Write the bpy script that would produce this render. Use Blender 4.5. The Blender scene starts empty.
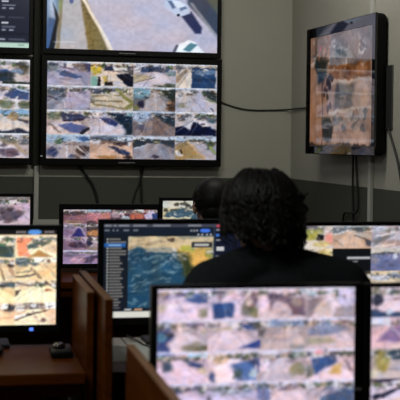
import bpy, bmesh, math, random
import numpy as np
from mathutils import Vector, Matrix

SC = bpy.context.scene
COL = SC.collection

# ---------------------------------------------------------------- camera, world, exposure
CAM_Z = 1.40
FOCAL_PX = 1150.0
cam_data = bpy.data.cameras.new('camera')
cam_data.sensor_width = 36.0
cam_data.lens = FOCAL_PX / 400.0 * 36.0
cam_data.shift_y = -57.0 / 400.0
cam_data.clip_start = 0.05
cam_data.dof.use_dof = True
cam_data.dof.focus_distance = 5.8
cam_data.dof.aperture_fstop = 5.4
cam = bpy.data.objects.new('camera', cam_data)
COL.objects.link(cam)
cam.matrix_world = (Matrix.Translation((0, 0, CAM_Z)) @ Matrix.Rotation(math.radians(-11.8), 4, 'Z')
                    @ Matrix.Rotation(math.radians(90), 4, 'X') @ Matrix.Rotation(0.0135, 4, 'Z'))
SC.camera = cam

world = bpy.data.worlds.new('world')
SC.world = world
world.use_nodes = True
world.node_tree.nodes['Background'].inputs[0].default_value = (0.7, 0.75, 0.8, 1)
world.node_tree.nodes['Background'].inputs[1].default_value = 0.02

SC.view_settings.view_transform = 'Standard'
SC.view_settings.look = 'None'
SC.view_settings.exposure = 0.0
SC.view_settings.gamma = 1.0
SC.view_settings.use_curve_mapping = False
try:
    SC.cycles.use_denoising = True
except Exception:
    pass

UNSEEN_LIGHTS = [  # x, y, watts, tilt towards the back wall (degrees) of the two unseen ceiling fittings
    (1.05, 4.85, 15.5, 46),  # unseen wall washer, tilt added to favour the wall over the desks
    (-0.9, 2.2, 40.0, 0),  # unseen fill, added to lift the desks and the right wall
]
CEILING_Z = 2.95
LIGHT_COLOUR = (1.0, 0.98, 0.90)

# ---------------------------------------------------------------- helpers
def s2l(c):
    out = []
    for v in c[:3]:
        v = v / 255.0
        out.append(v / 12.92 if v <= 0.04045 else ((v + 0.055) / 1.055) ** 2.4)
    return tuple(out)

def new_mat(name):
    m = bpy.data.materials.new(name)
    m.use_nodes = True
    return m, m.node_tree, m.node_tree.nodes['Principled BSDF']

def plain(name, col, rough=0.6, spec=0.5, metal=0.0, noise=0.0, scale=40.0, bump=0.0):
    m, nt, b = new_mat(name)
    b.inputs['Base Color'].default_value = (*col, 1)
    b.inputs['Roughness'].default_value = rough
    b.inputs['Specular IOR Level'].default_value = spec
    b.inputs['Metallic'].default_value = metal
    if noise or bump:
        tc = nt.nodes.new('ShaderNodeTexCoord')
        nz = nt.nodes.new('ShaderNodeTexNoise')
        nz.inputs['Scale'].default_value = scale
        nz.inputs['Detail'].default_value = 5
        nt.links.new(tc.outputs['Object'], nz.inputs['Vector'])
        rp = nt.nodes.new('ShaderNodeValToRGB')
        rp.color_ramp.elements[0].position = 0.3
        rp.color_ramp.elements[1].position = 0.7
        rp.color_ramp.elements[0].color = (*[c * (1 - noise) for c in col], 1)
        rp.color_ramp.elements[1].color = (*[min(1, c * (1 + noise)) for c in col], 1)
        nt.links.new(nz.outputs['Fac'], rp.inputs['Fac'])
        nt.links.new(rp.outputs['Color'], b.inputs['Base Color'])
        if bump:
            bp = nt.nodes.new('ShaderNodeBump')
            bp.inputs['Strength'].default_value = bump
            bp.inputs['Distance'].default_value = 0.01
            nt.links.new(nz.outputs['Fac'], bp.inputs['Height'])
            nt.links.new(bp.outputs['Normal'], b.inputs['Normal'])
    return m

def wood_mat(name, dark, light, axis=0, rough=0.38):
    m, nt, b = new_mat(name)
    tc = nt.nodes.new('ShaderNodeTexCoord')
    mp = nt.nodes.new('ShaderNodeMapping')
    sc = [22.0, 22.0, 22.0]
    sc[axis] = 1.6
    mp.inputs['Scale'].default_value = sc
    nz = nt.nodes.new('ShaderNodeTexNoise')
    nz.inputs['Scale'].default_value = 2.0
    nz.inputs['Detail'].default_value = 6
    nz.inputs['Distortion'].default_value = 0.6
    rp = nt.nodes.new('ShaderNodeValToRGB')
    rp.color_ramp.elements[0].position = 0.32
    rp.color_ramp.elements[1].position = 0.68
    rp.color_ramp.elements[0].color = (*dark, 1)
    rp.color_ramp.elements[1].color = (*light, 1)
    nt.links.new(tc.outputs['Object'], mp.inputs['Vector'])
    nt.links.new(mp.outputs['Vector'], nz.inputs['Vector'])
    nt.links.new(nz.outputs['Fac'], rp.inputs['Fac'])
    nt.links.new(rp.outputs['Color'], b.inputs['Base Color'])
    b.inputs['Roughness'].default_value = rough
    b.inputs['Specular IOR Level'].default_value = .03
    return m

def wall_mat(name, upper, lower, split):
    """painted plaster: light upper paint, dark dado paint below the split height"""
    m, nt, b = new_mat(name)
    geo = nt.nodes.new('ShaderNodeNewGeometry')
    sep = nt.nodes.new('ShaderNodeSeparateXYZ')
    nt.links.new(geo.outputs['Position'], sep.inputs['Vector'])
    nz = nt.nodes.new('ShaderNodeTexNoise')
    nz.inputs['Scale'].default_value = 2.2
    nz.inputs['Detail'].default_value = 6
    nt.links.new(geo.outputs['Position'], nz.inputs['Vector'])
    gt = nt.nodes.new('ShaderNodeMath')
    gt.operation = 'GREATER_THAN'
    gt.inputs[1].default_value = split
    nt.links.new(sep.outputs['Z'], gt.inputs[0])
    mx = nt.nodes.new('ShaderNodeMix')
    mx.data_type = 'RGBA'
    mx.inputs['A'].default_value = (*lower, 1)
    mx.inputs['B'].default_value = (*upper, 1)
    nt.links.new(gt.outputs[0], mx.inputs['Factor'])
    rp = nt.nodes.new('ShaderNodeMapRange')
    rp.inputs['To Min'].default_value = 0.9
    rp.inputs['To Max'].default_value = 1.08
    nt.links.new(nz.outputs['Fac'], rp.inputs['Value'])
    mu = nt.nodes.new('ShaderNodeVectorMath')
    mu.operation = 'SCALE'
    nt.links.new(mx.outputs['Result'], mu.inputs[0])
    nt.links.new(rp.outputs['Result'], mu.inputs['Scale'])
    nt.links.new(mu.outputs['Vector'], b.inputs['Base Color'])
    fz = nt.nodes.new('ShaderNodeTexNoise')
    fz.inputs['Scale'].default_value = 120
    nt.links.new(geo.outputs['Position'], fz.inputs['Vector'])
    bp = nt.nodes.new('ShaderNodeBump')
    bp.inputs['Strength'].default_value = 0.12
    bp.inputs['Distance'].default_value = 0.004
    nt.links.new(fz.outputs['Fac'], bp.inputs['Height'])
    nt.links.new(bp.outputs['Normal'], b.inputs['Normal'])
    b.inputs['Roughness'].default_value = 0.7
    return m

def screen_mat(name, rough, spec, strength=1.0):
    m, nt, b = new_mat(name)
    at = nt.nodes.new('ShaderNodeAttribute')
    at.attribute_name = 'picture'
    b.inputs['Base Color'].default_value = (0.006, 0.006, 0.007, 1)
    b.inputs['Roughness'].default_value = rough
    b.inputs['Specular IOR Level'].default_value = spec
    nt.links.new(at.outputs['Color'], b.inputs['Emission Color'])
    b.inputs['Emission Strength'].default_value = strength
    return m

def glow(name, col, strength):
    m, nt, b = new_mat(name)
    b.inputs['Base Color'].default_value = (*col, 1)
    b.inputs['Emission Color'].default_value = (*col, 1)
    b.inputs['Emission Strength'].default_value = strength
    return m

def link(name, me, mat, parent=None, kind=None):
    o = bpy.data.objects.new(name, me)
    COL.objects.link(o)
    if mat:
        me.materials.append(mat)
    if parent:
        o.parent = parent
    if kind:
        o['kind'] = kind
    return o

def obj(name, bm, mat, parent=None, smooth=False, kind=None):
    bmesh.ops.recalc_face_normals(bm, faces=bm.faces[:])
    me = bpy.data.meshes.new(name)
    bm.to_mesh(me)
    bm.free()
    if smooth:
        me.shade_smooth()
    return link(name, me, mat, parent, kind)

def thing(name, label, cat, loc=(0, 0, 0), rotz=0.0, group=None):
    o = bpy.data.objects.new(name, None)
    COL.objects.link(o)
    o.empty_display_size = 0.1
    o.location = loc
    o.rotation_euler = (0, 0, rotz)
    tag(o, label, cat, group)
    return o

def tag(o, label, cat, group=None):
    o['label'] = label
    o['category'] = cat
    if group:
        o['group'] = group
    return o

def box(bm, lo, hi, bev=0.0, seg=2):
    t = bmesh.new()
    bmesh.ops.create_cube(t, size=1.0)
    for v in t.verts:
        v.co = Vector([(lo[i] + hi[i]) / 2 + v.co[i] * (hi[i] - lo[i]) for i in range(3)])
    if bev:
        bmesh.ops.bevel(t, geom=t.edges[:], offset=bev, segments=seg, affect='EDGES', profile=0.5)
    me = bpy.data.meshes.new('t')
    t.to_mesh(me)
    t.free()
    bm.from_mesh(me)
    bpy.data.meshes.remove(me)
    return bm

def boxes(*bs):
    bm = bmesh.new()
    for b in bs:
        box(bm, *b)
    return bm

def ring(bm, ox0, ox1, oz0, oz1, ix0, ix1, iz0, iz1, y0, y1, ch=0.004):
    """picture-frame shape: outer rectangle minus inner rectangle, front at y0, back at y1"""
    def loop(x0, x1, z0, z1, y):
        return [bm.verts.new(p) for p in ((x0, y, z0), (x1, y, z0), (x1, y, z1), (x0, y, z1))]
    ls = [loop(ix0, ix1, iz0, iz1, y1), loop(ix0, ix1, iz0, iz1, y0 + 0.001), loop(ix0 - .0015, ix1 + .0015, iz0 - .0015, iz1 + .0015, y0),
          loop(ox0 + ch, ox1 - ch, oz0 + ch, oz1 - ch, y0), loop(ox0, ox1, oz0, oz1, y0 + ch), loop(ox0, ox1, oz0, oz1, y1)]
    ls.append(ls[0])
    for a, b in zip(ls[:-1], ls[1:]):
        for i in range(4):
            j = (i + 1) % 4
            bm.faces.new((a[i], a[j], b[j], b[i]))
    return bm

def cyl(bm, p, q, r0, r1=None, n=20):
    r1 = r0 if r1 is None else r1
    p, q = Vector(p), Vector(q)
    d = (q - p).normalized()
    a = d.orthogonal().normalized()
    b = d.cross(a)
    L = []
    for c, r in ((p, r0), (q, r1)):
        L.append([bm.verts.new(c + (a * math.cos(t) + b * math.sin(t)) * r) for t in [2 * math.pi * i / n for i in range(n)]])
    for i in range(n):
        j = (i + 1) % n
        bm.faces.new((L[0][i], L[0][j], L[1][j], L[1][i]))
    bm.faces.new(L[0][::-1])
    bm.faces.new(L[1])
    return bm

def spline(pts, n=8):
    P = [Vector(p) for p in pts]
    P = [P[0] * 2 - P[1]] + P + [P[-1] * 2 - P[-2]]
    out = []
    for i in range(1, len(P) - 2):
        for k in range(n):
            t = k / n
            a, b, c, d = P[i - 1:i + 3]
            out.append(0.5 * ((2 * b) + (c - a) * t + (2 * a - 5 * b + 4 * c - d) * t * t + (3 * b - a - 3 * c + d) * t ** 3))
    out.append(P[-2])
    return out

def tube(bm, pts, r, n=8, smooth=8, rad=None):
    P = spline(pts, smooth) if smooth else [Vector(p) for p in pts]
    prev = None
    L = []
    for i, p in enumerate(P):
        d = (P[min(i + 1, len(P) - 1)] - P[max(i - 1, 0)]).normalized()
        if prev is None:
            a = d.orthogonal().normalized()
        else:
            a = (prev - d * prev.dot(d)).normalized()
        prev = a
        b = d.cross(a)
        rr = r if rad is None else r * rad(i / (len(P) - 1))
        L.append([bm.verts.new(p + (a * math.cos(t) + b * math.sin(t)) * rr) for t in [2 * math.pi * k / n for k in range(n)]])
    for A, B in zip(L[:-1], L[1:]):
        for i in range(n):
            j = (i + 1) % n
            bm.faces.new((A[i], A[j], B[j], B[i]))
    bm.faces.new(L[0][::-1])
    bm.faces.new(L[-1])
    return bm

class Volumes:
    """many overlapping ellipsoids gathered as plain arrays"""
    cache = {}
    def __init__(self):
        self.v, self.f, self.n = [], [], 0
    def add(self, m, u, v):
        if (u, v) not in Volumes.cache:
            t = bmesh.new()
            bmesh.ops.create_uvsphere(t, u_segments=u, v_segments=v, radius=1.0)
            t.verts.ensure_lookup_table()
            Volumes.cache[u, v] = (np.array([p.co[:] for p in t.verts]), [[q.index for q in f.verts] for f in t.faces])
            t.free()
        V, F = Volumes.cache[u, v]
        A = np.array(m)
        self.v.append(V @ A[:3, :3].T + A[:3, 3])
        self.f.extend([[i + self.n for i in f] for f in F])
        self.n += len(V)
    def to_mesh(self, me):
        me.from_pydata(np.concatenate(self.v).tolist(), [], self.f)
    def free(self):
        pass

def ball(bm, c, r, rot=None, u=16, v=10):
    if not hasattr(r, '__len__'):
        r = (r, r, r)
    if isinstance(bm, Volumes):
        bm.add(Matrix.Translation(c) @ (rot if rot else Matrix()) @ Matrix.Diagonal((*r, 1)), u, v)
        return
    m = Matrix.Translation(c) @ (rot if rot else Matrix()) @ Matrix.Diagonal((*r, 1))
    bmesh.ops.create_uvsphere(bm, u_segments=u, v_segments=v, radius=1.0, matrix=m)

def limb(bm, p, q, r0, r1, flat=None):
    p, q = Vector(p), Vector(q)
    n = max(3, int((q - p).length / (min(r0, r1) * 0.35)))
    for i in range(n + 1):
        t = i / n
        r = r0 + (r1 - r0) * t
        ball(bm, p.lerp(q, t), (r, r, r), u=12, v=8)

def fused(name, bm, voxel, smooth_it, mat, parent):
    """one continuous skin over overlapping volumes"""
    me = bpy.data.meshes.new('tmp')
    bm.to_mesh(me)
    bm.free()
    t = bpy.data.objects.new('tmp', me)
    COL.objects.link(t)
    md = t.modifiers.new('r', 'REMESH')
    md.mode = 'VOXEL'
    md.voxel_size = voxel
    if smooth_it:
        sm = t.modifiers.new('s', 'SMOOTH')
        sm.factor = 0.5
        sm.iterations = smooth_it
    dg = bpy.context.evaluated_depsgraph_get()
    dg.update()
    out = bpy.data.meshes.new_from_object(t.evaluated_get(dg))
    bpy.data.objects.remove(t)
    bpy.data.meshes.remove(me)
    out.name = name
    out.materials.clear()
    out.shade_smooth()
    return link(name, out, mat, parent)

# ---------------------------------------------------------------- painter for what the screens show
class Picture:
    """a small RGB canvas; coordinates run 0..100 across and down"""
    def __init__(self, w, h, bg, seed=0):
        self.w, self.h = w, h
        self.a = np.zeros((h, w, 3)) + np.array(bg, float)
        self.rs = np.random.RandomState(seed)
        ys, xs = np.mgrid[0:h, 0:w]
        self.X = (xs + 0.5) / w * 100
        self.Y = (ys + 0.5) / h * 100
    def _put(self, m, col, al=1.0):
        m = (np.clip(m, 0, 1) * al)[..., None]
        self.a = self.a * (1 - m) + np.array(col, float) * m
    def poly(self, pts, col, al=1.0, soft=2.0):
        n = len(pts)
        area = sum(pts[i][0] * pts[(i + 1) % n][1] - pts[(i + 1) % n][0] * pts[i][1] for i in range(n))
        inside = np.zeros(self.X.shape, bool)
        dist = np.full(self.X.shape, 1e9)
        for i in range(n):
            x0, y0 = pts[i]
            x1, y1 = pts[(i + 1) % n]
            c = ((y0 > self.Y) != (y1 > self.Y))
            with np.errstate(divide='ignore', invalid='ignore'):
                xi = (x1 - x0) * (self.Y - y0) / ((y1 - y0) if y1 != y0 else 1e-9) + x0
            inside ^= c & (self.X < xi)
            dx, dy = x1 - x0, y1 - y0
            t = np.clip(((self.X - x0) * dx + (self.Y - y0) * dy) / (dx * dx + dy * dy + 1e-9), 0, 1)
            dist = np.minimum(dist, np.hypot(self.X - x0 - t * dx, self.Y - y0 - t * dy))
        sd = np.where(inside, dist, -dist)
        self._put(sd / soft + 0.5, col, al)
    def ell(self, cx, cy, rx, ry, col, al=1.0, soft=0.25):
        d = np.hypot((self.X - cx) / rx, (self.Y - cy) / ry)
        self._put((1 - d) / soft + 0.5, col, al)
    def rect(self, x0, y0, x1, y1, col, al=1.0):
        m = (np.clip((self.X - x0) * self.w / 100 + .5, 0, 1) * np.clip((x1 - self.X) * self.w / 100 + .5, 0, 1)
             * np.clip((self.Y - y0) * self.h / 100 + .5, 0, 1) * np.clip((y1 - self.Y) * self.h / 100 + .5, 0, 1))
        self._put(m, col, al)
    def line(self, x0, y0, x1, y1, wd, col, al=1.0):
        dx, dy = x1 - x0, y1 - y0
        t = np.clip(((self.X - x0) * dx + (self.Y - y0) * dy) / (dx * dx + dy * dy + 1e-9), 0, 1)
        d = np.hypot(self.X - x0 - t * dx, self.Y - y0 - t * dy)
        self._put((wd - d) / 1.5 + 0.5, col, al)
    def noise(self, cells):
        g = self.rs.rand(cells[1] + 2, cells[0] + 2)
        fx = self.X / 100 * cells[0]
        fy = self.Y / 100 * cells[1]
        ix, iy = fx.astype(int), fy.astype(int)
        tx, ty = fx - ix, fy - iy
        tx = tx * tx * (3 - 2 * tx)
        ty = ty * ty * (3 - 2 * ty)
        return (g[iy, ix] * (1 - tx) + g[iy, ix + 1] * tx) * (1 - ty) + (g[iy + 1, ix] * (1 - tx) + g[iy + 1, ix + 1] * tx) * ty
    def grain(self, amt=0.12, warp=1.9, clutter=0.42):
        """camera-picture texture: wandering edges, mottling and small clutter"""
        n1, n2 = self.noise((6, 5)) - .5, self.noise((6, 5)) - .5
        m1, m2 = self.noise((17, 13)) - .5, self.noise((17, 13)) - .5
        k1, k2 = self.noise((40, 26)) - .5, self.noise((40, 26)) - .5
        xs = np.clip((self.X + warp * (2.2 * n1 + 1.6 * m1 + .9 * k1)) / 100 * self.w - .5, 0, self.w - 1.001)
        ys = np.clip((self.Y + warp * (2.2 * n2 + 1.8 * m2 + 1.1 * k2)) / 100 * self.h - .5, 0, self.h - 1.001)
        ix, iy = xs.astype(int), ys.astype(int)
        tx, ty = (xs - ix)[..., None], (ys - iy)[..., None]
        A = self.a
        self.a = (A[iy, ix] * (1 - tx) + A[iy, ix + 1] * tx) * (1 - ty) + (A[iy + 1, ix] * (1 - tx) + A[iy + 1, ix + 1] * tx) * ty
        # clutter, stretched sideways and thickest towards the horizon of each view
        c = self.noise((13, 17)) * .6 + self.noise((34, 40)) * .4
        band = np.exp(-((self.Y - 20) / 17.0) ** 2) * 1.1 + .06
        self._put((c - .60) * 8 * clutter * band, (66, 66, 76))
        c = self.noise((15, 19)) * .6 + self.noise((36, 42)) * .4
        self._put((c - .62) * 8 * clutter * band, (232, 228, 232))
        c = self.noise((9, 26))
        self._put((c - .70) * 2 * clutter, (128, 122, 110), .5)
        n = self.noise((7, 6)) * .5 + self.noise((15, 14)) * .35 + self.noise((34, 28)) * .3
        n = n / 1.15 - 0.5
        self.a *= (1 + n[..., None] * 2.6 * amt)
        hue = self.noise((9, 7)) - .5
        self.a[..., 0] += hue * 16
        self.a[..., 2] -= hue * 16
    def sky(self, col=(222, 226, 238), h=7):
        self._put((h - self.Y) / 5 + 0.5, col, 0.9)
    def paste(self, p, x0, y0, x1, y1):
        X0, X1 = int(round(x0 / 100 * self.w)), int(round(x1 / 100 * self.w))
        Y0, Y1 = int(round(y0 / 100 * self.h)), int(round(y1 / 100 * self.h))
        K = 3
        yy = ((np.arange((Y1 - Y0) * K) + .5) / ((Y1 - Y0) * K) * p.h).astype(int)
        xx = ((np.arange((X1 - X0) * K) + .5) / ((X1 - X0) * K) * p.w).astype(int)
        self.a[Y0:Y1, X0:X1] = p.a[yy][:, xx].reshape(Y1 - Y0, K, X1 - X0, K, 3).mean((1, 3))

def feed(seed, road=(195, 185, 195), dark=(75, 80, 105), green=(105, 115, 95), light=(225, 225, 235), w=96, h=58):
    """a plain street view for tiles nothing singles out"""
    r = np.random.RandomState(seed + 5000)
    ops = [('ell', r.uniform(0, 100), r.uniform(16, 34), r.uniform(10, 30), r.uniform(8, 16), green)]
    for k in range(r.randint(1, 4)):
        ops.append(('ell', r.uniform(0, 100), r.uniform(20, 90), r.uniform(4, 16), r.uniform(4, 12), dark))
    x, y, f = r.uniform(-10, 70), r.uniform(35, 80), r.choice([-1, 1])
    q = [(x, y), (x + r.uniform(15, 35), y - f * r.uniform(4, 16)), (x + r.uniform(40, 70), y + f * r.uniform(0, 16)), (x + r.uniform(10, 30), y + r.uniform(10, 26))]
    ops.append(('poly', q, dark, .9, 4))
    if r.rand() < .6:
        u = r.uniform(0, 100)
        ops.append(('poly', [(u - 4, 24), (u + 6, 24), (u + r.uniform(-50, 60), 104), (u + r.uniform(-80, -20), 104)], light, .45, 6))
    return tile(seed, road, ops, .14, light, w, h)

def tile(seed, bg, ops, grain=.12, sky=None, w=96, h=58, gain=1.0, contrast=1.0, street=True):
    p = Picture(w, h, bg, seed)
    rs = p.rs
    bgv = np.array(bg, float)
    p.poly([(0, 26), (100, 26), (100, 100), (0, 100)], bgv * rs.uniform(.88, .98), .9, 4)
    q = rs.uniform(30, 70)
    p.poly([(q - 5, 18), (q + 6, 18), (rs.uniform(85, 135), 104), (rs.uniform(-35, 15), 104)], np.minimum(bgv * 1.07, 250), .9, 3)
    if street:
        x = -4.0
        while x < 100:
            ww = rs.uniform(4, 15)
            top = rs.uniform(5, 17)
            c = ((222, 216, 216), (150, 146, 150), (82, 86, 96), (184, 164, 146), (206, 206, 216), (110, 104, 100))[rs.randint(6)]
            p.poly([(x, top), (x + ww, top + rs.uniform(-3, 3)), (x + ww, rs.uniform(20, 28)), (x, rs.uniform(20, 28))], c, .85, 1.5)
            if rs.rand() < .5:
                p.rect(x + ww * .3, top + 4, x + ww * .6, top + 9, (70, 72, 82), .7)
            x += ww * rs.uniform(.7, 1.1)
        for k in range(4):
            tx, ty = rs.uniform(0, 100), rs.uniform(12, 24)
            for j in range(9):
                p.ell(tx + rs.normal() * 4, ty + rs.normal() * 4, rs.uniform(1.5, 4), rs.uniform(2, 5), (66 + rs.randint(40), 74 + rs.randint(40), 60 + rs.randint(30)), .8, .5)
    for o in ops:
        if o[0] == 'ell' and len(o) == 6:
            _, ex, ey, erx, ery, ec = o
            p.ell(ex, ey, erx, ery, ec, .8, .5)
            if min(erx, ery) > 5:
                for j in range(7):
                    f = rs.uniform(.75, 1.22)
                    p.ell(ex + rs.normal() * erx * .55, ey + rs.normal() * ery * .5, erx * rs.uniform(.2, .5), ery * rs.uniform(.15, .4), np.clip(np.array(ec) * f, 0, 250), .65, .5)
            continue
        getattr(p, o[0])(*o[1:])
    vx, vy = p.rs.uniform(25, 75), p.rs.uniform(8, 20)
    for k in range(7 if street else 0):
        xe = vx + p.rs.uniform(-90, 90)
        c = (236, 230, 236) if k % 2 else (96, 92, 104)
        p.line(vx + (xe - vx) * .25, vy + (100 - vy) * .25, xe, 100, p.rs.uniform(.5, 1.4), c, p.rs.uniform(.15, .4))
    if sky:
        p.sky(sky)
    p.grain(grain)
    p.a = 128 + (p.a * gain - 128) * contrast
    return p

def tile_plain(seed, bg, ops):
    p = Picture(96, 58, bg, seed)
    for o in ops:
        getattr(p, o[0])(*o[1:])
    return p

def wall_grid_picture(seed=1):
    G = Picture(248, 140, (150, 150, 160), seed)
    W = (222, 228, 240)
    T = {}
    T[0, 0] = tile(1, (172, 166, 190), [
        ('ell', 10, 30, 20, 22, (126, 132, 138)), ('poly', [(0, 48), (40, 32), (60, 50), (20, 75)], (186, 180, 200), .8, 6),
        ('poly', [(22, 42), (40, 36), (80, 66), (68, 71), (34, 60)], (92, 102, 134), 1, 4), ('rect', 86, 8, 100, 42, (86, 84, 112)),
        ('poly', [(58, 8), (84, 8), (92, 48), (72, 40)], (140, 126, 124), .9, 5), ('line', 38, 25, 62, 33, 3, (122, 108, 128)),
        ('ell', 60, 88, 40, 14, (178, 168, 180))], sky=W)
    T[1, 0] = tile(2, (212, 196, 184), [
        ('rect', 32, 18, 54, 36, (66, 66, 86)), ('rect', 52, 20, 88, 36, (222, 218, 216)), ('line', 52, 38, 88, 34, 2, (120, 110, 110)),
        ('ell', 13, 30, 13, 17, (216, 186, 62)), ('poly', [(57, 50), (84, 44), (100, 56), (100, 100), (86, 100)], (34, 38, 52), 1, 4),
        ('rect', 86, 14, 100, 50, (96, 92, 96)), ('poly', [(0, 60), (14, 58), (16, 100), (0, 100)], (128, 172, 160), .9, 5),
        ('rect', 15, 60, 22, 100, (58, 54, 60)), ('poly', [(28, 58), (40, 56), (38, 84), (30, 84)], (190, 164, 84), .9, 4),
        ('rect', 32, 80, 52, 96, (44, 42, 46)), ('ell', 60, 88, 9, 9, (196, 198, 218))], sky=(228, 230, 232))
    T[2, 0] = tile(3, (198, 190, 202), [
        ('rect', 18, 14, 84, 36, (76, 88, 116)), ('rect', 4, 10, 16, 40, (222, 226, 236)), ('ell', 44, 28, 8, 7, (50, 56, 78)),
        ('ell', 74, 26, 8, 9, (110, 108, 116)), ('poly', [(0, 46), (44, 52), (8, 84), (0, 86)], (186, 176, 154), 1, 4),
        ('line', 0, 86, 50, 58, 2, (128, 120, 104)), ('ell', 92, 42, 12, 10, (120, 136, 142)), ('ell', 82, 96, 18, 13, (78, 88, 74))], sky=W)
    T[3, 0] = tile(4, (208, 198, 190), [
        ('poly', [(0, 52), (24, 20), (30, 24), (6, 76), (0, 80)], (150, 134, 122), .9, 5), ('ell', 6, 20, 9, 9, (116, 116, 128)),
        ('rect', 38, 14, 96, 100, (58, 82, 116)), ('ell', 56, 34, 9, 11, (112, 134, 162)), ('ell', 80, 30, 16, 12, (118, 142, 172)),
        ('rect', 38, 58, 96, 72, (46, 66, 96)), ('ell', 64, 42, 5, 6, (150, 168, 190)), ('rect', 97, 30, 100, 100, (176, 176, 186))], sky=W)
    T[0, 1] = tile(5, (160, 160, 176), [
        ('ell', 20, 26, 24, 12, (98, 104, 114)), ('ell', 36, 42, 8, 8, (84, 88, 100)), ('line', 6, 46, 24, 58, 3, (78, 80, 96)),
        ('poly', [(46, 24), (100, 18), (100, 90), (42, 92)], (186, 176, 198), .9, 6), ('ell', 62, 18, 8, 6, (120, 116, 120)),
        ('ell', 84, 28, 9, 5, (136, 120, 136)), ('line', 40, 60, 42, 92, 2, (206, 200, 214))], sky=W)
    T[1, 1] = tile(6, (194, 184, 170), [
        ('ell', 14, 20, 16, 12, (96, 94, 106)), ('ell', 52, 12, 18, 8, (82, 84, 98)), ('line', 10, 42, 70, 36, 3, (152, 142, 120)),
        ('line', 4, 58, 72, 62, 3.5, (144, 132, 108)), ('line', 10, 74, 84, 92, 4, (150, 138, 110)), ('line', 60, 12, 98, 68, 5, (146, 144, 96)),
        ('line', 28, 30, 64, 44, 2, (226, 220, 214)), ('ell', 92, 82, 10, 10, (128, 122, 72)), ('ell', 6, 66, 6, 4, (60, 56, 60)),
        ('rect', 0, 88, 60, 100, (188, 180, 190))], sky=W)
    T[2, 1] = tile(7, (132, 130, 132), [
        ('ell', 12, 26, 34, 22, (122, 160, 178)), ('poly', [(46, 16), (56, 14), (90, 100), (12, 100)], (176, 168, 172), 1, 5),
        ('ell', 18, 72, 10, 13, (44, 44, 66)), ('ell', 32, 42, 7, 5, (64, 68, 78)), ('poly', [(60, 8), (100, 8), (100, 56), (84, 48)], (62, 66, 60), 1, 6),
        ('ell', 92, 76, 13, 24, (82, 64, 52)), ('ell', 84, 62, 6, 6, (176, 140, 110)), ('line', 52, 26, 54, 100, 1, (206, 200, 204)),
        ('ell', 4, 88, 10, 10, (132, 130, 96))], sky=(214, 224, 234))
    T[3, 1] = tile(8, (180, 178, 190), [
        ('ell', 16, 34, 26, 22, (204, 198, 200)), ('ell', 34, 26, 8, 6, (112, 104, 100)), ('poly', [(50, 12), (62, 10), (88, 92), (34, 92)], (190, 186, 204), .9, 6),
        ('poly', [(66, 6), (100, 20), (100, 62), (78, 40)], (64, 70, 70), 1, 6), ('line', 74, 44, 100, 62, 2, (112, 136, 104)),
        ('ell', 14, 74, 10, 12, (156, 150, 130)), ('line', 84, 84, 92, 96, 2, (92, 92, 110))], sky=W)
    T[0, 2] = tile(9, (206, 190, 190), [
        ('ell', 18, 24, 20, 16, (124, 130, 112)), ('poly', [(34, 14), (80, 14), (98, 30), (80, 44), (34, 48)], (80, 84, 110), 1, 5),
        ('line', 40, 46, 84, 38, 4, (70, 60, 78)), ('poly', [(26, 62), (56, 54), (98, 70), (80, 96), (54, 92)], (98, 108, 152), 1, 5),
        ('line', 6, 56, 30, 92, 3, (150, 130, 120)), ('line', 80, 96, 98, 74, 4, (58, 58, 62)), ('ell', 92, 30, 8, 5, (84, 82, 104))], sky=W)
    T[1, 2] = tile(10, (208, 198, 208), [
        ('poly', [(40, 10), (100, 14), (100, 100), (84, 100), (76, 60), (56, 40)], (44, 58, 74), 1, 8), ('poly', [(20, 30), (38, 24), (66, 50), (62, 66), (44, 56)], (66, 72, 112), 1, 5),
        ('ell', 34, 22, 7, 7, (196, 194, 214)), ('ell', 66, 68, 7, 8, (206, 200, 216)), ('line', 20, 40, 24, 96, 1, (160, 150, 160)), ('ell', 94, 14, 12, 9, (132, 160, 170))], sky=W)
    T[2, 2] = tile(11, (142, 128, 128), [
        ('ell', 12, 18, 34, 26, (164, 182, 210)), ('poly', [(48, 10), (100, 10), (100, 66), (72, 44)], (58, 72, 86), 1, 8), ('poly', [(46, 40), (64, 40), (84, 100), (44, 100)], (122, 108, 108), .8, 6),
        ('ell', 20, 68, 10, 14, (96, 92, 108)), ('ell', 16, 50, 4, 4, (206, 210, 224)), ('rect', 44, 10, 46, 100, (150, 140, 146)), ('ell', 70, 22, 3, 3, (226, 226, 230))], sky=(190, 206, 228))
    T[3, 2] = tile(12, (214, 206, 212), [
        ('ell', 16, 30, 12, 8, (120, 116, 122)), ('ell', 66, 24, 16, 9, (110, 112, 118)), ('ell', 88, 36, 12, 12, (84, 102, 112)),
        ('poly', [(0, 66), (20, 58), (34, 76), (44, 40), (56, 44), (66, 62), (82, 58), (100, 76), (100, 100), (0, 100)], (30, 36, 62), 1, 5),
        ('ell', 66, 50, 5, 5, (66, 66, 88)), ('line', 64, 96, 92, 96, 1.2, (190, 196, 206))], sky=W)
    T[0, 3] = tile(13, (172, 162, 166), [
        ('rect', 0, 6, 100, 30, (166, 186, 210)), ('ell', 28, 28, 9, 13, (84, 106, 80)), ('ell', 8, 40, 9, 9, (190, 188, 196)), ('ell', 86, 16, 12, 10, (70, 96, 140)),
        ('ell', 56, 40, 18, 6, (140, 124, 120)), ('ell', 14, 74, 14, 20, (70, 74, 104)), ('ell', 84, 66, 15, 22, (66, 58, 62)), ('line', 72, 50, 96, 88, 2, (206, 198, 196)),
        ('line', 46, 46, 48, 96, 1.5, (206, 210, 226)), ('ell', 58, 90, 6, 8, (94, 94, 116))], sky=(196, 214, 230))
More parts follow.
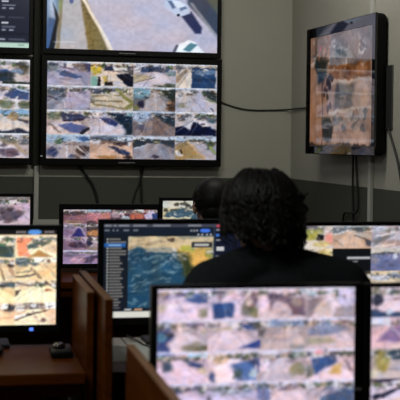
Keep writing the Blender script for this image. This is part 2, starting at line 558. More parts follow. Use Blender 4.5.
    T[1, 3] = tile(14, (200, 170, 154), [
        ('rect', 0, 4, 100, 24, (108, 116, 132)), ('rect', 64, 8, 100, 20, (206, 216, 234)), ('ell', 40, 30, 24, 7, (126, 108, 102)), ('ell', 74, 34, 18, 10, (72, 62, 66)),
        ('ell', 92, 36, 5, 8, (232, 232, 238)), ('ell', 14, 28, 12, 8, (214, 204, 206)), ('poly', [(42, 48), (60, 48), (95, 74), (88, 88), (68, 78)], (62, 70, 98), 1, 4),
        ('ell', 40, 92, 24, 8, (160, 124, 84)), ('ell', 90, 92, 10, 8, (58, 52, 56))], sky=(176, 190, 210))
    T[2, 3] = tile(15, (152, 148, 158), [
        ('rect', 0, 4, 100, 16, (212, 220, 236)), ('poly', [(0, 20), (50, 14), (100, 20), (100, 54), (64, 32), (36, 32), (0, 54)], (62, 70, 80), 1, 6),
        ('ell', 56, 26, 8, 8, (104, 108, 86)), ('ell', 54, 90, 8, 8, (72, 64, 76)), ('line', 4, 56, 36, 36, 2, (190, 196, 206))])
    T[3, 3] = tile(16, (170, 166, 176), [
        ('rect', 0, 2, 100, 20, (186, 202, 222)), ('ell', 52, 20, 24, 6, (104, 112, 104)), ('poly', [(0, 40), (28, 20), (68, 96), (0, 98)], (166, 142, 104), 1, 5),
        ('line', 30, 22, 72, 96, 3, (196, 168, 138)), ('ell', 84, 34, 9, 16, (72, 88, 68)), ('line', 84, 44, 98, 74, 4, (150, 156, 110)),
        ('ell', 9, 76, 7, 11, (206, 206, 212)), ('ell', 16, 66, 3, 10, (60, 52, 46))])
    for (c, r), p in T.items():
        p.a = 118 + (p.a * .87 - 118) * 1.25
        G.paste(p, c * 25, r * 25, c * 25 + 25, r * 25 + 25)
    return G

def street_picture():
    # one wide camera view: footpath, grass strip, road and two cars (the lower half is what the photo shows)
    p = Picture(248, 140, (186, 182, 202), 30)
    X = lambda u: (u - 47) / 1.70
    Y = lambda v: (v + 45) / .96
    q = lambda *pts: [(X(a), Y(b)) for a, b in pts]
    p.poly(q((46, -50), (70, -50), (60, 0), (57, 22), (52, 52), (46, 52)), (104, 132, 172), 1, 1.5)
    p.poly(q((52, 12), (57, 22), (52, 52), (46, 52), (47, 30)), (66, 94, 140), 1, 2)
    p.poly(q((48, -5), (54, -5), (56, 22), (50, 20)), (190, 206, 226), .8, 3)
    p.poly(q((53, 6), (60, 22), (58.5, 30), (55, 52), (49, 52), (55, 28), (56, 22)), (22, 26, 32), 1, 1)
    p.poly(q((60, -50), (72, -50), (63, 51), (56, 51), (59, 22)), (134, 122, 96), 1, 1.5)
    p.poly(q((57, -20), (62, -20), (62, 12), (59, 16)), (122, 146, 92), .8, 3)
    p.poly(q((68, -50), (74, -50), (78, 0), (88, 51), (60, 51), (63, 0)), (178, 177, 184), 1, 1)
    p.poly(q((77, -10), (84, 0), (108, 51), (88, 51), (79, 0)), (124, 108, 66), 1, 1.5)
    for i in range(60):
        a = p.rs.rand()
        u = 80 + a * 8 + p.rs.rand() * (3 + 15 * a)
        p.ell(X(u), Y(51 * a), .8, 1.2, (96, 84, 48), .5)
    p.poly(q((79, -2), (82, -2), (113, 51), (109, 51)), (226, 206, 176), 1, 1)
    p.line(X(81), Y(0), X(112), Y(51), .5, (240, 232, 226))
    p.ell(X(71), Y(3), 1.3, 4, (72, 84, 140), .9)
    p.line(X(55), Y(44), X(76), Y(44), .5, (220, 220, 226), .6)
    p.line(X(72), Y(48), X(74), Y(48), .5, (220, 220, 226), .5)
    # right-hand verge
    p.poly(q((184, -50), (220, -50), (220, 36), (186, 3)), (56, 66, 88), 1, 2)
    p.poly(q((200, -8), (220, -20), (220, 16)), (84, 90, 82), .9, 2)
    p.line(X(190), Y(2), X(219), Y(38), 1, (150, 152, 160), .8)
    # saloon with its shadow
    p.poly(q((180, 15), (190, 10), (201, 26), (200, 32), (194, 32)), (40, 46, 84), 1, 1.5)
    p.poly(q((162, 2), (170, -3), (186, 3), (189, 12), (180, 15), (176, 15), (163, 7)), (190, 202, 226), 1, 1.2)
    p.poly(q((170, 0), (178, 0), (184, 5), (176, 7)), (222, 230, 244), 1, 1)
    p.poly(q((166, 0), (170, 0), (174, 7), (171, 8)), (76, 92, 130), .9, 1)
    p.poly(q((178, 7), (184, 5), (186, 7), (179, 10)), (90, 108, 146), .9, 1)
    p.ell(X(177), Y(14), 1, 1.6, (40, 44, 60))
    # white hatchback at the bottom edge
    p.poly(q((174, 52), (178, 43), (188, 38), (194, 40), (206, 52)), (236, 240, 246), 1, 1.2)
    p.poly(q((182, 48), (190, 41), (197, 43), (189, 50)), (84, 128, 140), 1, 1)
    p.line(X(173), Y(50), X(176), Y(44), .7, (60, 60, 70))
    n = p.noise((60, 40)) - .5
    p.a *= (1 + n[..., None] * .08)
    p.grain(.04, .2, .0)
    return p

def list_picture():
    # dark event list with white dashes and a pale bar along the bottom
    p = Picture(184, 104, (30, 34, 50), 40)
    X = lambda u: 100 - (28.8 - u) / 1.70
    Y = lambda v: (v + 48.5) / .965
    for k in range(12):
        x0 = 3 + 0 * k
        base = 20.5 - 21 * k + 21
        if Y(base) < 2:
            break
        for off in (0, -29.5, -59):
            cx = X(base * 0) + off
            p.rect(cx + 1.2, Y(base + 2.5), cx + 5, Y(base + 4), (206, 210, 220))
            p.rect(cx + 1.4, Y(base + 6.5), cx + 9, Y(base + 7.6), (120, 126, 144))
            p.rect(cx + 1.4, Y(base + 9.4), cx + 3.6, Y(base + 10.8), (150, 156, 172))
            p.rect(cx + 5.4, Y(base + 9.4), cx + 8, Y(base + 10.8), (150, 156, 172))
            p.rect(cx - 1, Y(base - 2.6), cx + 3, Y(base - 1.8), (140, 146, 160))
            p.rect(cx + 5, Y(base - 2.6), cx + 14, Y(base - 1.8), (76, 82, 100))
    p.rect(0, Y(33), 100, Y(35.5), (24, 28, 42))
    p.rect(X(0), Y(39.5), X(6), Y(40.6), (140, 146, 160))
    p.rect(X(9), Y(39.8), X(25), Y(40.4), (90, 96, 112))
    p.rect(0, Y(42.8), 100, Y(48.5), (186, 214, 200))
    p.rect(X(18), Y(44.5), X(24), Y(45.5), (120, 140, 136))
    return p

def left_wall_picture():
    G = Picture(248, 140, (150, 150, 160), 50)
    for r in range(4):
        for c in range(4):
            G.paste(feed(60 + r * 4 + c), c * 25, r * 25, c * 25 + 25, r * 25 + 25)
    W = (226, 232, 240)
    G.paste(tile(81, (196, 184, 184), [('poly', [(0, 50), (46, 38), (62, 52), (60, 88), (0, 92)], (58, 84, 134), 1, 6), ('ell', 44, 70, 22, 22, (34, 42, 46)),
                                       ('ell', 82, 34, 16, 28, (72, 72, 64)), ('ell', 72, 48, 12, 10, (116, 140, 176)), ('ell', 92, 78, 10, 14, (196, 174, 176)),
                                       ('rect', 36, 90, 100, 100, (40, 46, 36))], sky=W), 75, 0, 100, 25)
    G.paste(tile(82, (200, 192, 206), [('ell', 14, 30, 12, 10, (128, 104, 100)), ('poly', [(40, 48), (64, 18), (98, 20), (98, 62), (60, 60)], (62, 78, 120), 1, 5), ('line', 60, 14, 98, 30, 3, (196, 206, 220)),
                                       ('ell', 46, 82, 18, 18, (98, 106, 76)), ('ell', 88, 84, 14, 18, (72, 84, 66)), ('rect', 68, 50, 73, 100, (206, 214, 226))], sky=W), 75, 25, 100, 50)
    G.paste(tile(83, (206, 194, 188), [('rect', 0, 4, 100, 20, (136, 176, 214)), ('ell', 64, 30, 10, 18, (152, 124, 84)), ('ell', 10, 24, 14, 6, (60, 62, 70)), ('poly', [(70, 38), (98, 48), (98, 58), (74, 48)], (70, 66, 70), 1, 4),
                                       ('poly', [(0, 78), (16, 74), (40, 92), (76, 76), (100, 92), (100, 100), (0, 100)], (34, 42, 60), 1, 6)]), 75, 50, 100, 75)
    G.paste(tile(84, (204, 190, 196), [('poly', [(0, 8), (40, 6), (30, 34), (0, 44)], (120, 136, 158), 1, 8), ('ell', 56, 30, 22, 14, (126, 120, 104)), ('ell', 88, 34, 12, 12, (84, 84, 90)),
                                       ('ell', 56, 76, 22, 18, (76, 62, 82)), ('line', 70, 44, 96, 84, 4, (176, 158, 138))], sky=W), 75, 75, 100, 100)
    return G

def desk_grid_picture():
    # lilac-pink grid of street views on the nearest monitor
    G = Picture(176, 108, (205, 188, 204), 90)
    b = {}
    b[0, 0] = ((214, 194, 216), [('poly', [(6, 24), (56, 8), (60, 18), (20, 32)], (128, 112, 150), .9, 6), ('poly', [(52, 38), (70, 18), (98, 14), (100, 46), (80, 50)], (80, 102, 152), 1, 7),
               ('ell', 92, 80, 12, 16, (148, 142, 126)), ('ell', 40, 56, 30, 14, (224, 204, 226)), ('ell', 8, 60, 8, 12, (196, 186, 170))])
    b[1, 0] = ((212, 190, 208), [('poly', [(8, 50), (48, 44), (54, 60), (50, 96), (10, 98)], (58, 84, 134), 1, 6), ('ell', 56, 26, 20, 14, (234, 198, 218)), ('ell', 78, 66, 12, 26, (118, 114, 104)),
               ('ell', 92, 36, 8, 24, (126, 104, 122)), ('ell', 94, 80, 8, 18, (128, 128, 96)), ('ell', 82, 46, 6, 12, (226, 206, 206)), ('ell', 24, 24, 5, 18, (140, 122, 142))])
    b[2, 0] = ((202, 182, 188), [('poly', [(16, 16), (30, 14), (62, 30), (96, 34), (98, 92), (70, 92), (60, 56), (34, 42), (26, 72)], (112, 92, 108), .95, 8), ('ell', 12, 54, 10, 26, (238, 206, 228)),
               ('ell', 80, 48, 12, 14, (172, 148, 138)), ('ell', 46, 70, 16, 22, (208, 182, 188)), ('ell', 56, 14, 24, 7, (232, 200, 216))])
    b[3, 0] = ((216, 196, 208), [('poly', [(0, 44), (40, 24), (12, 96), (0, 96)], (140, 122, 126), .9, 10), ('poly', [(60, 66), (100, 60), (100, 100), (56, 100)], (156, 148, 160), .9, 8),
               ('rect', 66, 6, 100, 60, (200, 188, 216)), ('ell', 8, 18, 12, 10, (196, 210, 232)), ('ell', 34, 70, 16, 22, (206, 184, 178))])
    b[0, 1] = ((208, 188, 198), [('poly', [(0, 36), (22, 20), (36, 48), (22, 74), (28, 100), (0, 100)], (72, 82, 126), 1, 8), ('ell', 10, 54, 9, 13, (92, 132, 152)), ('ell', 26, 44, 8, 9, (60, 62, 76)),
               ('ell', 76, 88, 26, 14, (114, 108, 88)), ('line', 62, 14, 92, 16, 5, (138, 122, 150)), ('ell', 92, 40, 6, 6, (190, 170, 140))])
    b[1, 1] = ((206, 186, 200), [('line', 8, 32, 40, 30, 2, (190, 172, 136)), ('line', 40, 30, 66, 20, 2, (184, 168, 128)), ('poly', [(62, 94), (100, 68), (100, 94)], (62, 78, 134), 1, 5),
               ('poly', [(62, 20), (86, 14), (100, 34), (84, 38)], (66, 82, 132), 1, 5), ('ell', 96, 14, 7, 20, (84, 86, 86)), ('ell', 36, 16, 24, 10, (228, 208, 222))])
    b[2, 1] = ((192, 172, 174), [('rect', 20, 4, 94, 26, (140, 150, 178)), ('ell', 8, 40, 10, 18, (108, 102, 106)), ('ell', 16, 14, 10, 10, (206, 196, 206)), ('rect', 0, 68, 6, 92, (58, 74, 142)),
               ('ell', 84, 92, 18, 9, (150, 146, 152)), ('ell', 46, 58, 26, 22, (200, 178, 182))])
    b[3, 1] = ((204, 182, 190), [('poly', [(2, 40), (34, 8), (92, 38), (58, 54), (8, 60)], (138, 140, 164), 1, 8), ('poly', [(0, 66), (46, 62), (64, 80), (0, 88)], (168, 158, 138), .9, 8),
               ('ell', 80, 14, 14, 8, (150, 124, 124)), ('ell', 60, 12, 10, 6, (226, 186, 186))])
    b[0, 2] = ((218, 192, 212), [('rect', 0, 0, 34, 12, (72, 84, 146)), ('poly', [(10, 26), (28, 34), (36, 58), (14, 62)], (82, 90, 108), 1, 8), ('poly', [(56, 22), (92, 40), (96, 56), (64, 44)], (66, 78, 118), 1, 6),
               ('rect', 62, 4, 100, 18, (184, 212, 238)), ('ell', 92, 60, 9, 12, (196, 176, 156)), ('line', 36, 22, 52, 26, 3, (104, 96, 110))])
    b[1, 2] = ((232, 206, 216), [('ell', 26, 28, 13, 15, (204, 168, 134)), ('ell', 24, 26, 5, 5, (170, 150, 130)), ('poly', [(48, 42), (70, 36), (96, 24), (100, 96), (58, 96)], (88, 110, 158), .95, 8),
               ('ell', 62, 72, 9, 16, (72, 84, 78)), ('ell', 92, 74, 8, 14, (178, 190, 200)), ('ell', 10, 80, 8, 16, (76, 88, 128)), ('ell', 94, 38, 7, 12, (66, 72, 104))])
    b[2, 2] = ((192, 176, 188), [('ell', 14, 48, 12, 22, (238, 214, 232)), ('ell', 82, 64, 17, 20, (138, 136, 114)), ('rect', 0, 22, 5, 70, (62, 78, 130)), ('ell', 70, 36, 12, 6, (140, 128, 140)),
               ('rect', 4, 2, 40, 14, (220, 208, 226)), ('ell', 82, 14, 16, 10, (140, 146, 140))])
    b[3, 2] = ((218, 192, 204), [('poly', [(10, 30), (58, 22), (64, 46), (16, 82)], (70, 92, 138), 1, 6), ('poly', [(46, 80), (56, 54), (74, 48), (72, 82)], (208, 170, 112), .95, 7), ('rect', 20, 0, 34, 16, (230, 146, 160)),
               ('ell', 46, 8, 8, 8, (120, 104, 130)), ('line', 84, 36, 92, 72, 3, (130, 118, 136)), ('ell', 8, 70, 7, 22, (118, 122, 116))])
    b[0, 3] = ((208, 188, 214), [('poly', [(0, 10), (50, 20), (90, 6), (92, 18), (40, 34)], (96, 96, 122), .9, 7)])
    b[1, 3] = ((196, 184, 214), [('poly', [(4, 14), (60, 26), (98, 10), (90, 34), (30, 40)], (140, 144, 164), .9, 8), ('ell', 4, 70, 6, 30, (120, 110, 130))])
    b[2, 3] = ((216, 192, 204), [('ell', 14, 40, 16, 26, (116, 128, 178)), ('ell', 64, 20, 20, 10, (150, 126, 146)), ('ell', 8, 12, 9, 9, (66, 88, 104))])
    b[3, 3] = ((214, 194, 206), [('poly', [(30, 60), (66, 30), (100, 22), (100, 100), (34, 100)], (82, 98, 130), 1, 8), ('ell', 50, 34, 14, 12, (122, 120, 146))])
    for (c, r), (bg, ops) in b.items():
        G.paste(tile(100 + r * 4 + c, bg, ops, .12, (216, 212, 236), contrast=1.18, gain=.97), c * 25, r * 25, c * 25 + 25, r * 25 + 25)
    return G

def near_right_picture():
    G = Picture(176, 108, (205, 188, 204), 130)
    for r in range(4):
        for c in range(4):
            G.paste(feed(140 + r * 4 + c, road=(218, 194, 210), dark=(74, 84, 120), green=(150, 144, 120)), c * 25, r * 25, c * 25 + 25, r * 25 + 25)
    b = {0: ((226, 202, 216), [('ell', 13, 44, 13, 20, (36, 38, 52)), ('ell', 54, 40, 12, 5, (150, 130, 150)), ('poly', [(0, 74), (40, 84), (100, 80), (100, 100), (0, 100)], (52, 70, 104), 1, 7), ('ell', 40, 82, 6, 9, (196, 204, 226))]),
         1: ((218, 182, 196), [('poly', [(14, 76), (30, 50), (56, 26), (100, 10), (100, 66), (60, 82)], (140, 112, 156), 1, 10), ('rect', 0, 0, 40, 22, (218, 216, 240)), ('ell', 70, 94, 24, 12, (238, 196, 196))]),
         2: ((196, 180, 184), [('ell', 26, 42, 16, 34, (158, 146, 74)), ('poly', [(36, 12), (66, 6), (100, 24), (100, 44), (46, 40)], (54, 68, 84), 1, 7), ('ell', 66, 66, 22, 14, (176, 172, 192)), ('ell', 8, 80, 8, 16, (204, 196, 178))]),
         3: ((226, 208, 230), [('poly', [(0, 8), (40, 12), (70, 2), (100, 14), (100, 0), (0, 0)], (52, 44, 66), 1, 4), ('poly', [(0, 54), (30, 44), (72, 26), (70, 32), (34, 60), (10, 72)], (34, 34, 58), 1, 4),
                               ('poly', [(22, 100), (40, 72), (100, 50), (100, 100)], (234, 196, 178), .9, 8), ('poly', [(24, 100), (60, 88), (100, 78), (100, 100)], (150, 78, 22), 1, 6), ('ell', 10, 84, 10, 12, (110, 84, 70))])}
    for r, (bg, ops) in b.items():
        G.paste(tile(160 + r, bg, ops, .08), 0, r * 25, 25, r * 25 + 25)
    return G

def cream_picture():
    # warm, over-bright grid on the left monitor, with a thin dark header
    G = Picture(176, 101, (248, 222, 190), 170)
    for r in range(4):
        for c in range(4):
            G.paste(feed(180 + r * 4 + c, road=(248, 220, 184), dark=(120, 108, 100), green=(170, 150, 116), light=(255, 244, 226)), c * 25, 6.5 + r * 23.4, c * 25 + 25, 6.5 + r * 23.4 + 23.4)
    t = {}
    t[3, 0] = ((244, 220, 188), [('poly', [(2, 8), (42, 6), (26, 50), (40, 96), (6, 96)], (240, 148, 112), 1, 5), ('poly', [(26, 44), (58, 24), (88, 28), (62, 54), (30, 62)], (88, 98, 90), 1, 5),
              ('poly', [(30, 98), (58, 64), (90, 98)], (166, 120, 70), .9, 6), ('line', 56, 46, 96, 84, 3, (226, 196, 160)), ('ell', 84, 14, 16, 8, (120, 124, 116)), ('ell', 92, 62, 9, 16, (206, 178, 150))])
    t[3, 1] = ((236, 204, 160), [('ell', 16, 14, 18, 22, (84, 104, 112)), ('ell', 46, 28, 12, 8, (100, 106, 104)), ('rect', 44, 0, 100, 22, (255, 242, 220)), ('ell', 82, 16, 6, 8, (96, 78, 66)),
              ('line', 4, 66, 40, 56, 3, (110, 112, 104)), ('line', 4, 84, 50, 74, 4, (90, 88, 84)), ('line', 40, 46, 62, 90, 4, (160, 130, 102)), ('ell', 76, 66, 18, 18, (244, 200, 150))])
    t[3, 2] = ((252, 224, 186), [('rect', 0, 0, 50, 18, (236, 216, 190)), ('line', 4, 10, 40, 24, 4, (120, 112, 106)), ('poly', [(0, 46), (14, 40), (4, 70), (0, 72)], (70, 62, 58), 1, 5), ('line', 74, 8, 98, 34, 4, (80, 72, 66)),
              ('ell', 80, 44, 7, 6, (136, 52, 44)), ('poly', [(84, 14), (98, 22), (98, 34), (88, 28)], (250, 246, 240), .9, 4), ('line', 40, 36, 42, 96, 2, (255, 240, 212))])
    t[3, 3] = ((252, 216, 186), [('rect', 22, 4, 70, 30, (110, 98, 92)), ('ell', 12, 22, 12, 18, (252, 240, 226)), ('ell', 46, 14, 8, 9, (240, 232, 226)), ('rect', 74, 0, 100, 30, (255, 250, 240)),
              ('line', 0, 66, 40, 50, 5, (252, 246, 240)), ('line', 0, 76, 76, 34, 3, (92, 74, 66)), ('ell', 36, 54, 8, 6, (60, 48, 46)), ('ell', 70, 80, 7, 9, (110, 78, 78)), ('ell', 52, 64, 7, 4, (214, 160, 140))])
    t[2, 0] = ((244, 226, 196), [('poly', [(0, 60), (60, 46), (98, 44), (98, 98), (0, 98)], (70, 80, 74), 1, 6), ('rect', 60, 34, 80, 48, (96, 122, 92)), ('ell', 84, 86, 10, 6, (60, 74, 76))])
    t[2, 1] = ((240, 212, 174), [('line', 60, 30, 74, 96, 3, (140, 116, 92)), ('line', 84, 30, 96, 80, 4, (176, 140, 110)), ('ell', 90, 36, 8, 8, (70, 60, 54))])
    t[2, 2] = ((252, 222, 176), [('rect', 40, 8, 100, 30, (92, 102, 104)), ('ell', 72, 22, 14, 6, (70, 72, 78)), ('ell', 60, 6, 20, 8, (238, 222, 206))])
    t[2, 3] = ((250, 206, 168), [('ell', 88, 24, 14, 18, (60, 54, 54)), ('rect', 70, 2, 84, 28, (255, 246, 232)), ('line', 60, 70, 100, 64, 5, (232, 180, 146))])
    for (c, r), (bg, ops) in t.items():
        G.paste(tile(200 + r * 4 + c, bg, ops, .10, gain=1.04, contrast=1.12), c * 25, 6.5 + r * 23.4, c * 25 + 25, 6.5 + r * 23.4 + 23.4)
    G.rect(0, 0, 100, 6.0, (20, 18, 20))
    for x in (75.5, 77, 78.5, 80, 92.5, 94, 95.5, 97):
        G.rect(x, 2.2, x + 1, 4.2, (170, 160, 160))
    G.ell(86.5, 3.3, 4.2, 2.6, (92, 150, 226))
    return G

def playback_picture():
    # dark playback window: camera tree on the left, aerial view in the middle, side panel on the right
    p = Picture(240, 140, (20, 26, 36), 220)
    X = lambda u: (u - 104) / 1.63
    Y = lambda v: (v - 224) / .94
    R = lambda a, b, c, d, col, al=1.0: p.rect(X(a), Y(b), X(c), Y(d), col, al)
    R(104, 224, 267, 227.4, (62, 66, 78))
    for a, c in ((105, 112), (114, 117), (119, 130), (134, 148), (154, 172), (190, 204)):
        R(a, 225, c, 226.6, (132, 134, 142))
    R(104, 227.4, 267, 235, (22, 30, 44))
    for a, c in ((105, 110), (113, 115), (117, 119), (124, 130), (134, 139)):
        R(a, 229.6, c, 231.4, (104, 108, 118))
    y = 238.6
    i = 0
    while y < 309:
        ln = p.rs.uniform(9, 15) if i not in (1, 4, 5) else 17
        R(107.5, y, 109, y + 1.7, (186, 184, 180))
        R(110, y, 110 + ln, y + 1.6, (118, 115, 112))
        y += 3.0
        i += 1
    R(105, 243.4, 126.5, 247.2, (36, 92, 160))
    R(109, 244.6, 122, 246, (140, 176, 214))
    # aerial picture
    sub = Picture(140, 112, (34, 72, 98), 221)
    sx = lambda u: (u - 129) / .88
    sy = lambda v: (v - 237) / .71
    pg = lambda *q: [(sx(a), sy(b)) for a, b in q]
    sub.poly(pg((129, 237), (217, 237), (217, 251), (182, 251), (160, 253), (140, 249), (129, 251)), (212, 190, 152), 1, 4)
    sub.line(sx(133), sy(248), sx(160), sy(243), 2, (176, 156, 128))
    sub.line(sx(150), sy(251), sx(178), sy(250), 3, (150, 150, 140))
    sub.ell(sx(173), sy(241.5), 5, 3, (90, 76, 64))
    sub.poly(pg((178, 247), (200, 245), (217, 252), (217, 276), (200, 288), (190, 275)), (214, 174, 92), 1, 6)
    sub.poly(pg((181, 252), (192, 256), (197, 268), (191, 282), (184, 266)), (44, 56, 36), 1, 7)
    sub.poly(pg((196, 282), (217, 270), (217, 309), (186, 309), (192, 290)), (180, 160, 84), .9, 7)
    sub.ell(sx(190), sy(249), 8, 5, (176, 172, 76))
    sub.ell(sx(205), sy(261), 9, 8, (226, 178, 98))
    sub.ell(sx(212), sy(256), 5, 5, (160, 150, 70))
    for k in range(85):
        a, b = sub.rs.uniform(129, 180), sub.rs.uniform(253, 306)
        L = sub.rs.uniform(2, 8)
        sub.line(sx(a), sy(b), sx(a + L), sy(b - L * .25), .8, (134, 160, 170), sub.rs.uniform(.25, .8))
    for k in range(20):
        a, b = sub.rs.uniform(130, 178), sub.rs.uniform(256, 304)
        sub.ell(sx(a), sy(b), sub.rs.uniform(3, 8), 2.5, (20, 52, 78), .5)
    sub.grain(.10, 2.0, .25)
    p.paste(sub, X(129), Y(237), X(217), Y(308.5))
    R(194, 242.5, 215.5, 248.2, (44, 46, 48))
    R(197, 244.3, 212, 246.6, (188, 188, 186))
    for a in (192.5, 195.5, 198.5):
        R(a, 230.2, a + 2, 231.8, (160, 164, 172))
    p.ell(X(208), Y(231), 3.4, 2.0, (70, 118, 226))
    for a in (200, 204, 209, 213):
        R(a, 234.2, a + 2, 236, (170, 176, 188))
    R(218.2, 227.4, 267, 311, (18, 24, 42))
    R(217.4, 227, 218.2, 311, (60, 70, 92))
    R(220, 225, 228.5, 227.6, (196, 70, 84))
    R(219.5, 229.5, 227, 231, (150, 150, 158))
    R(219.5, 234.5, 224, 237, (64, 120, 210))
    R(219.5, 240, 226, 241.2, (170, 172, 178))
    R(220, 247.5, 228, 251.5, (196, 196, 198))
    R(219.5, 256, 224, 258, (150, 156, 166))
    for b in range(262, 308, 8):
        R(220, b, 240, b + 2, (110, 116, 126))
    R(104, 308.5, 267, 311.5, (14, 20, 34))
    R(126, 309, 133, 310.6, (190, 190, 190))
    R(136, 309, 144, 310.6, (206, 160, 120))
    R(104, 311.6, 267, 318, (216, 216, 206))
    return p

def side_grid_picture():
    # monitor to the right of the seated person
    G = Picture(176, 100, (190, 180, 185), 240)
    for r in range(4):
        for c in range(4):
            G.paste(feed(250 + r * 4 + c, road=(210, 194, 184)), c * 25, r * 25, c * 25 + 25, r * 25 + 25)
    def put(c, r, bg, ops, g=.1, sky=None, street=True):
        G.paste(tile(270 + r * 4 + c, bg, ops, g, sky, street=street) if street else tile_plain(270, bg, ops), c * 25, r * 25, c * 25 + 25, r * 25 + 25)
    put(0, 0, (214, 204, 196), [('ell', 44, 40, 20, 26, (150, 150, 60)), ('rect', 60, 40, 76, 66, (26, 24, 26)), ('ell', 62, 24, 14, 12, (176, 170, 96)), ('ell', 90, 58, 12, 26, (234, 150, 140)), ('ell', 72, 82, 20, 12, (216, 190, 120)),
                                ('rect', 30, 0, 60, 16, (110, 104, 110)), ('ell', 84, 20, 10, 10, (226, 206, 206))])
    put(0, 1, (230, 210, 180), [('ell', 80, 20, 16, 16, (236, 210, 130)), ('ell', 30, 60, 22, 20, (120, 120, 110))])
    put(1, 0, (204, 172, 152), [('poly', [(0, 10), (36, 4), (60, 12), (24, 38), (0, 44)], (104, 112, 122), .9, 6), ('line', 4, 40, 38, 24, 4, (214, 206, 206)), ('rect', 48, 6, 92, 18, (70, 80, 82)),
                                ('poly', [(44, 26), (98, 36), (98, 52), (70, 46)], (184, 178, 176), .9, 6), ('line', 58, 44, 94, 66, 2.5, (74, 68, 72)), ('ell', 94, 78, 8, 14, (58, 62, 78)), ('line', 4, 62, 26, 92, 2, (150, 128, 118))], sky=(214, 218, 226))
    put(1, 1, (14, 16, 20), [('rect', 38, 38, 98, 46, (206, 206, 212)), ('rect', 52, 54, 66, 60, (130, 130, 136)), ('rect', 44, 50, 50, 54, (80, 80, 86))], .02, None, False)
    put(1, 2, (212, 196, 170), [('poly', [(60, 0), (100, 0), (100, 10), (70, 10)], (20, 22, 26), 1, 5), ('ell', 78, 40, 22, 9, (120, 110, 100)), ('ell', 90, 22, 12, 7, (240, 236, 230)), ('ell', 60, 76, 22, 9, (150, 140, 130))])
    put(2, 0, (186, 176, 186), [('ell', 18, 14, 24, 12, (196, 198, 220)), ('poly', [(0, 66), (30, 44), (66, 36), (40, 64), (8, 88)], (120, 118, 122), 1, 8), ('ell', 56, 76, 30, 16, (170, 140, 132)), ('line', 12, 48, 60, 30, 3, (226, 220, 226)), ('line', 0, 96, 60, 84, 3, (226, 210, 196))])
    put(2, 1, (112, 114, 152), [('rect', 0, 0, 100, 22, (206, 198, 190)), ('line', 0, 26, 60, 20, 4, (88, 86, 96)), ('ell', 64, 34, 7, 14, (214, 214, 230)), ('ell', 44, 74, 34, 26, (96, 102, 140)), ('ell', 10, 50, 12, 20, (140, 136, 152))])
    put(2, 2, (222, 202, 172), [('ell', 24, 30, 24, 12, (204, 206, 226)), ('ell', 66, 22, 16, 9, (120, 128, 156)), ('line', 0, 60, 90, 54, 4, (140, 122, 108)), ('ell', 50, 86, 30, 9, (196, 170, 140))])
    put(2, 3, (212, 190, 168), [('line', 0, 30, 96, 40, 4, (110, 98, 92)), ('ell', 34, 64, 22, 12, (80, 74, 78))])
    return G

def mauve_picture():
    G = Picture(170, 98, (128, 104, 132), 300)
    def put(x0, y0, x1, y1, bg, ops, s):
        G.paste(tile(s, bg, ops, .14), x0, y0, x1, y1)
    put(0, 0, 25, 26, (126, 88, 100), [('rect', 0, 0, 100, 10, (190, 180, 190)), ('ell', 40, 30, 40, 14, (54, 40, 50)), ('ell', 78, 56, 22, 14, (150, 100, 112)), ('ell', 40, 90, 40, 10, (150, 120, 96))], 301)
    put(25, 0, 50, 26, (172, 110, 122), [('rect', 0, 0, 100, 16, (150, 166, 186)), ('ell', 70, 50, 30, 14, (190, 126, 110)), ('ell', 20, 90, 24, 10, (60, 48, 50)), ('ell', 40, 46, 24, 16, (196, 124, 136))], 302)
    put(50, 0, 75, 26, (70, 46, 58), [('ell', 20, 40, 20, 22, (176, 150, 160)), ('ell', 60, 66, 18, 18, (190, 200, 206)), ('ell', 46, 30, 10, 10, (220, 200, 206)), ('ell', 92, 50, 14, 24, (196, 106, 80))], 303)
    put(75, 0, 100, 26, (120, 60, 62), [('ell', 20, 50, 18, 22, (190, 104, 82)), ('poly', [(40, 40), (80, 10), (96, 60), (60, 90)], (206, 190, 220), 1, 6), ('rect', 78, 30, 100, 100, (40, 60, 112)), ('rect', 0, 0, 40, 12, (206, 206, 214))], 304)
    put(0, 26, 25, 50, (146, 124, 152), [('poly', [(36, 98), (60, 36), (72, 40), (94, 98)], (44, 42, 104), 1, 5), ('ell', 20, 70, 20, 20, (116, 92, 120)), ('rect', 20, 0, 80, 8, (200, 176, 180))], 305)
    put(25, 26, 50, 50, (60, 48, 50), [('ell', 40, 74, 40, 20, (220, 152, 96)), ('ell', 30, 24, 20, 8, (120, 110, 116)), ('ell', 60, 50, 16, 8, (120, 80, 70))], 306)
    put(0, 50, 25, 74, (132, 104, 128), [('ell', 58, 60, 34, 24, (56, 42, 64)), ('ell', 24, 16, 20, 14, (176, 150, 178)), ('ell', 90, 20, 12, 30, (180, 156, 180))], 307)
    put(25, 50, 50, 74, (158, 136, 146), [('ell', 12, 40, 12, 34, (44, 40, 60)), ('ell', 60, 40, 30, 10, (206, 200, 206)), ('ell', 80, 70, 22, 18, (204, 132, 90)), ('ell', 30, 90, 26, 12, (120, 110, 96))], 308)
    put(0, 74, 50, 100, (150, 124, 156), [('rect', 0, 0, 100, 16, (190, 182, 206)), ('ell', 14, 30, 18, 20, (92, 84, 110)), ('poly', [(42, 60), (60, 40), (96, 30), (96, 54), (70, 60), (60, 98), (44, 90)], (72, 62, 90), 1, 8), ('ell', 30, 74, 16, 22, (176, 138, 160))], 309)
    for r in range(1, 4):
        for c in (2, 3):
            G.paste(feed(310 + r * 4 + c, road=(140, 116, 144), dark=(60, 54, 84), green=(120, 96, 90), light=(180, 172, 196)), c * 25, 1 + r * 25 - 1, c * 25 + 25, r * 25 + 25)
    return G

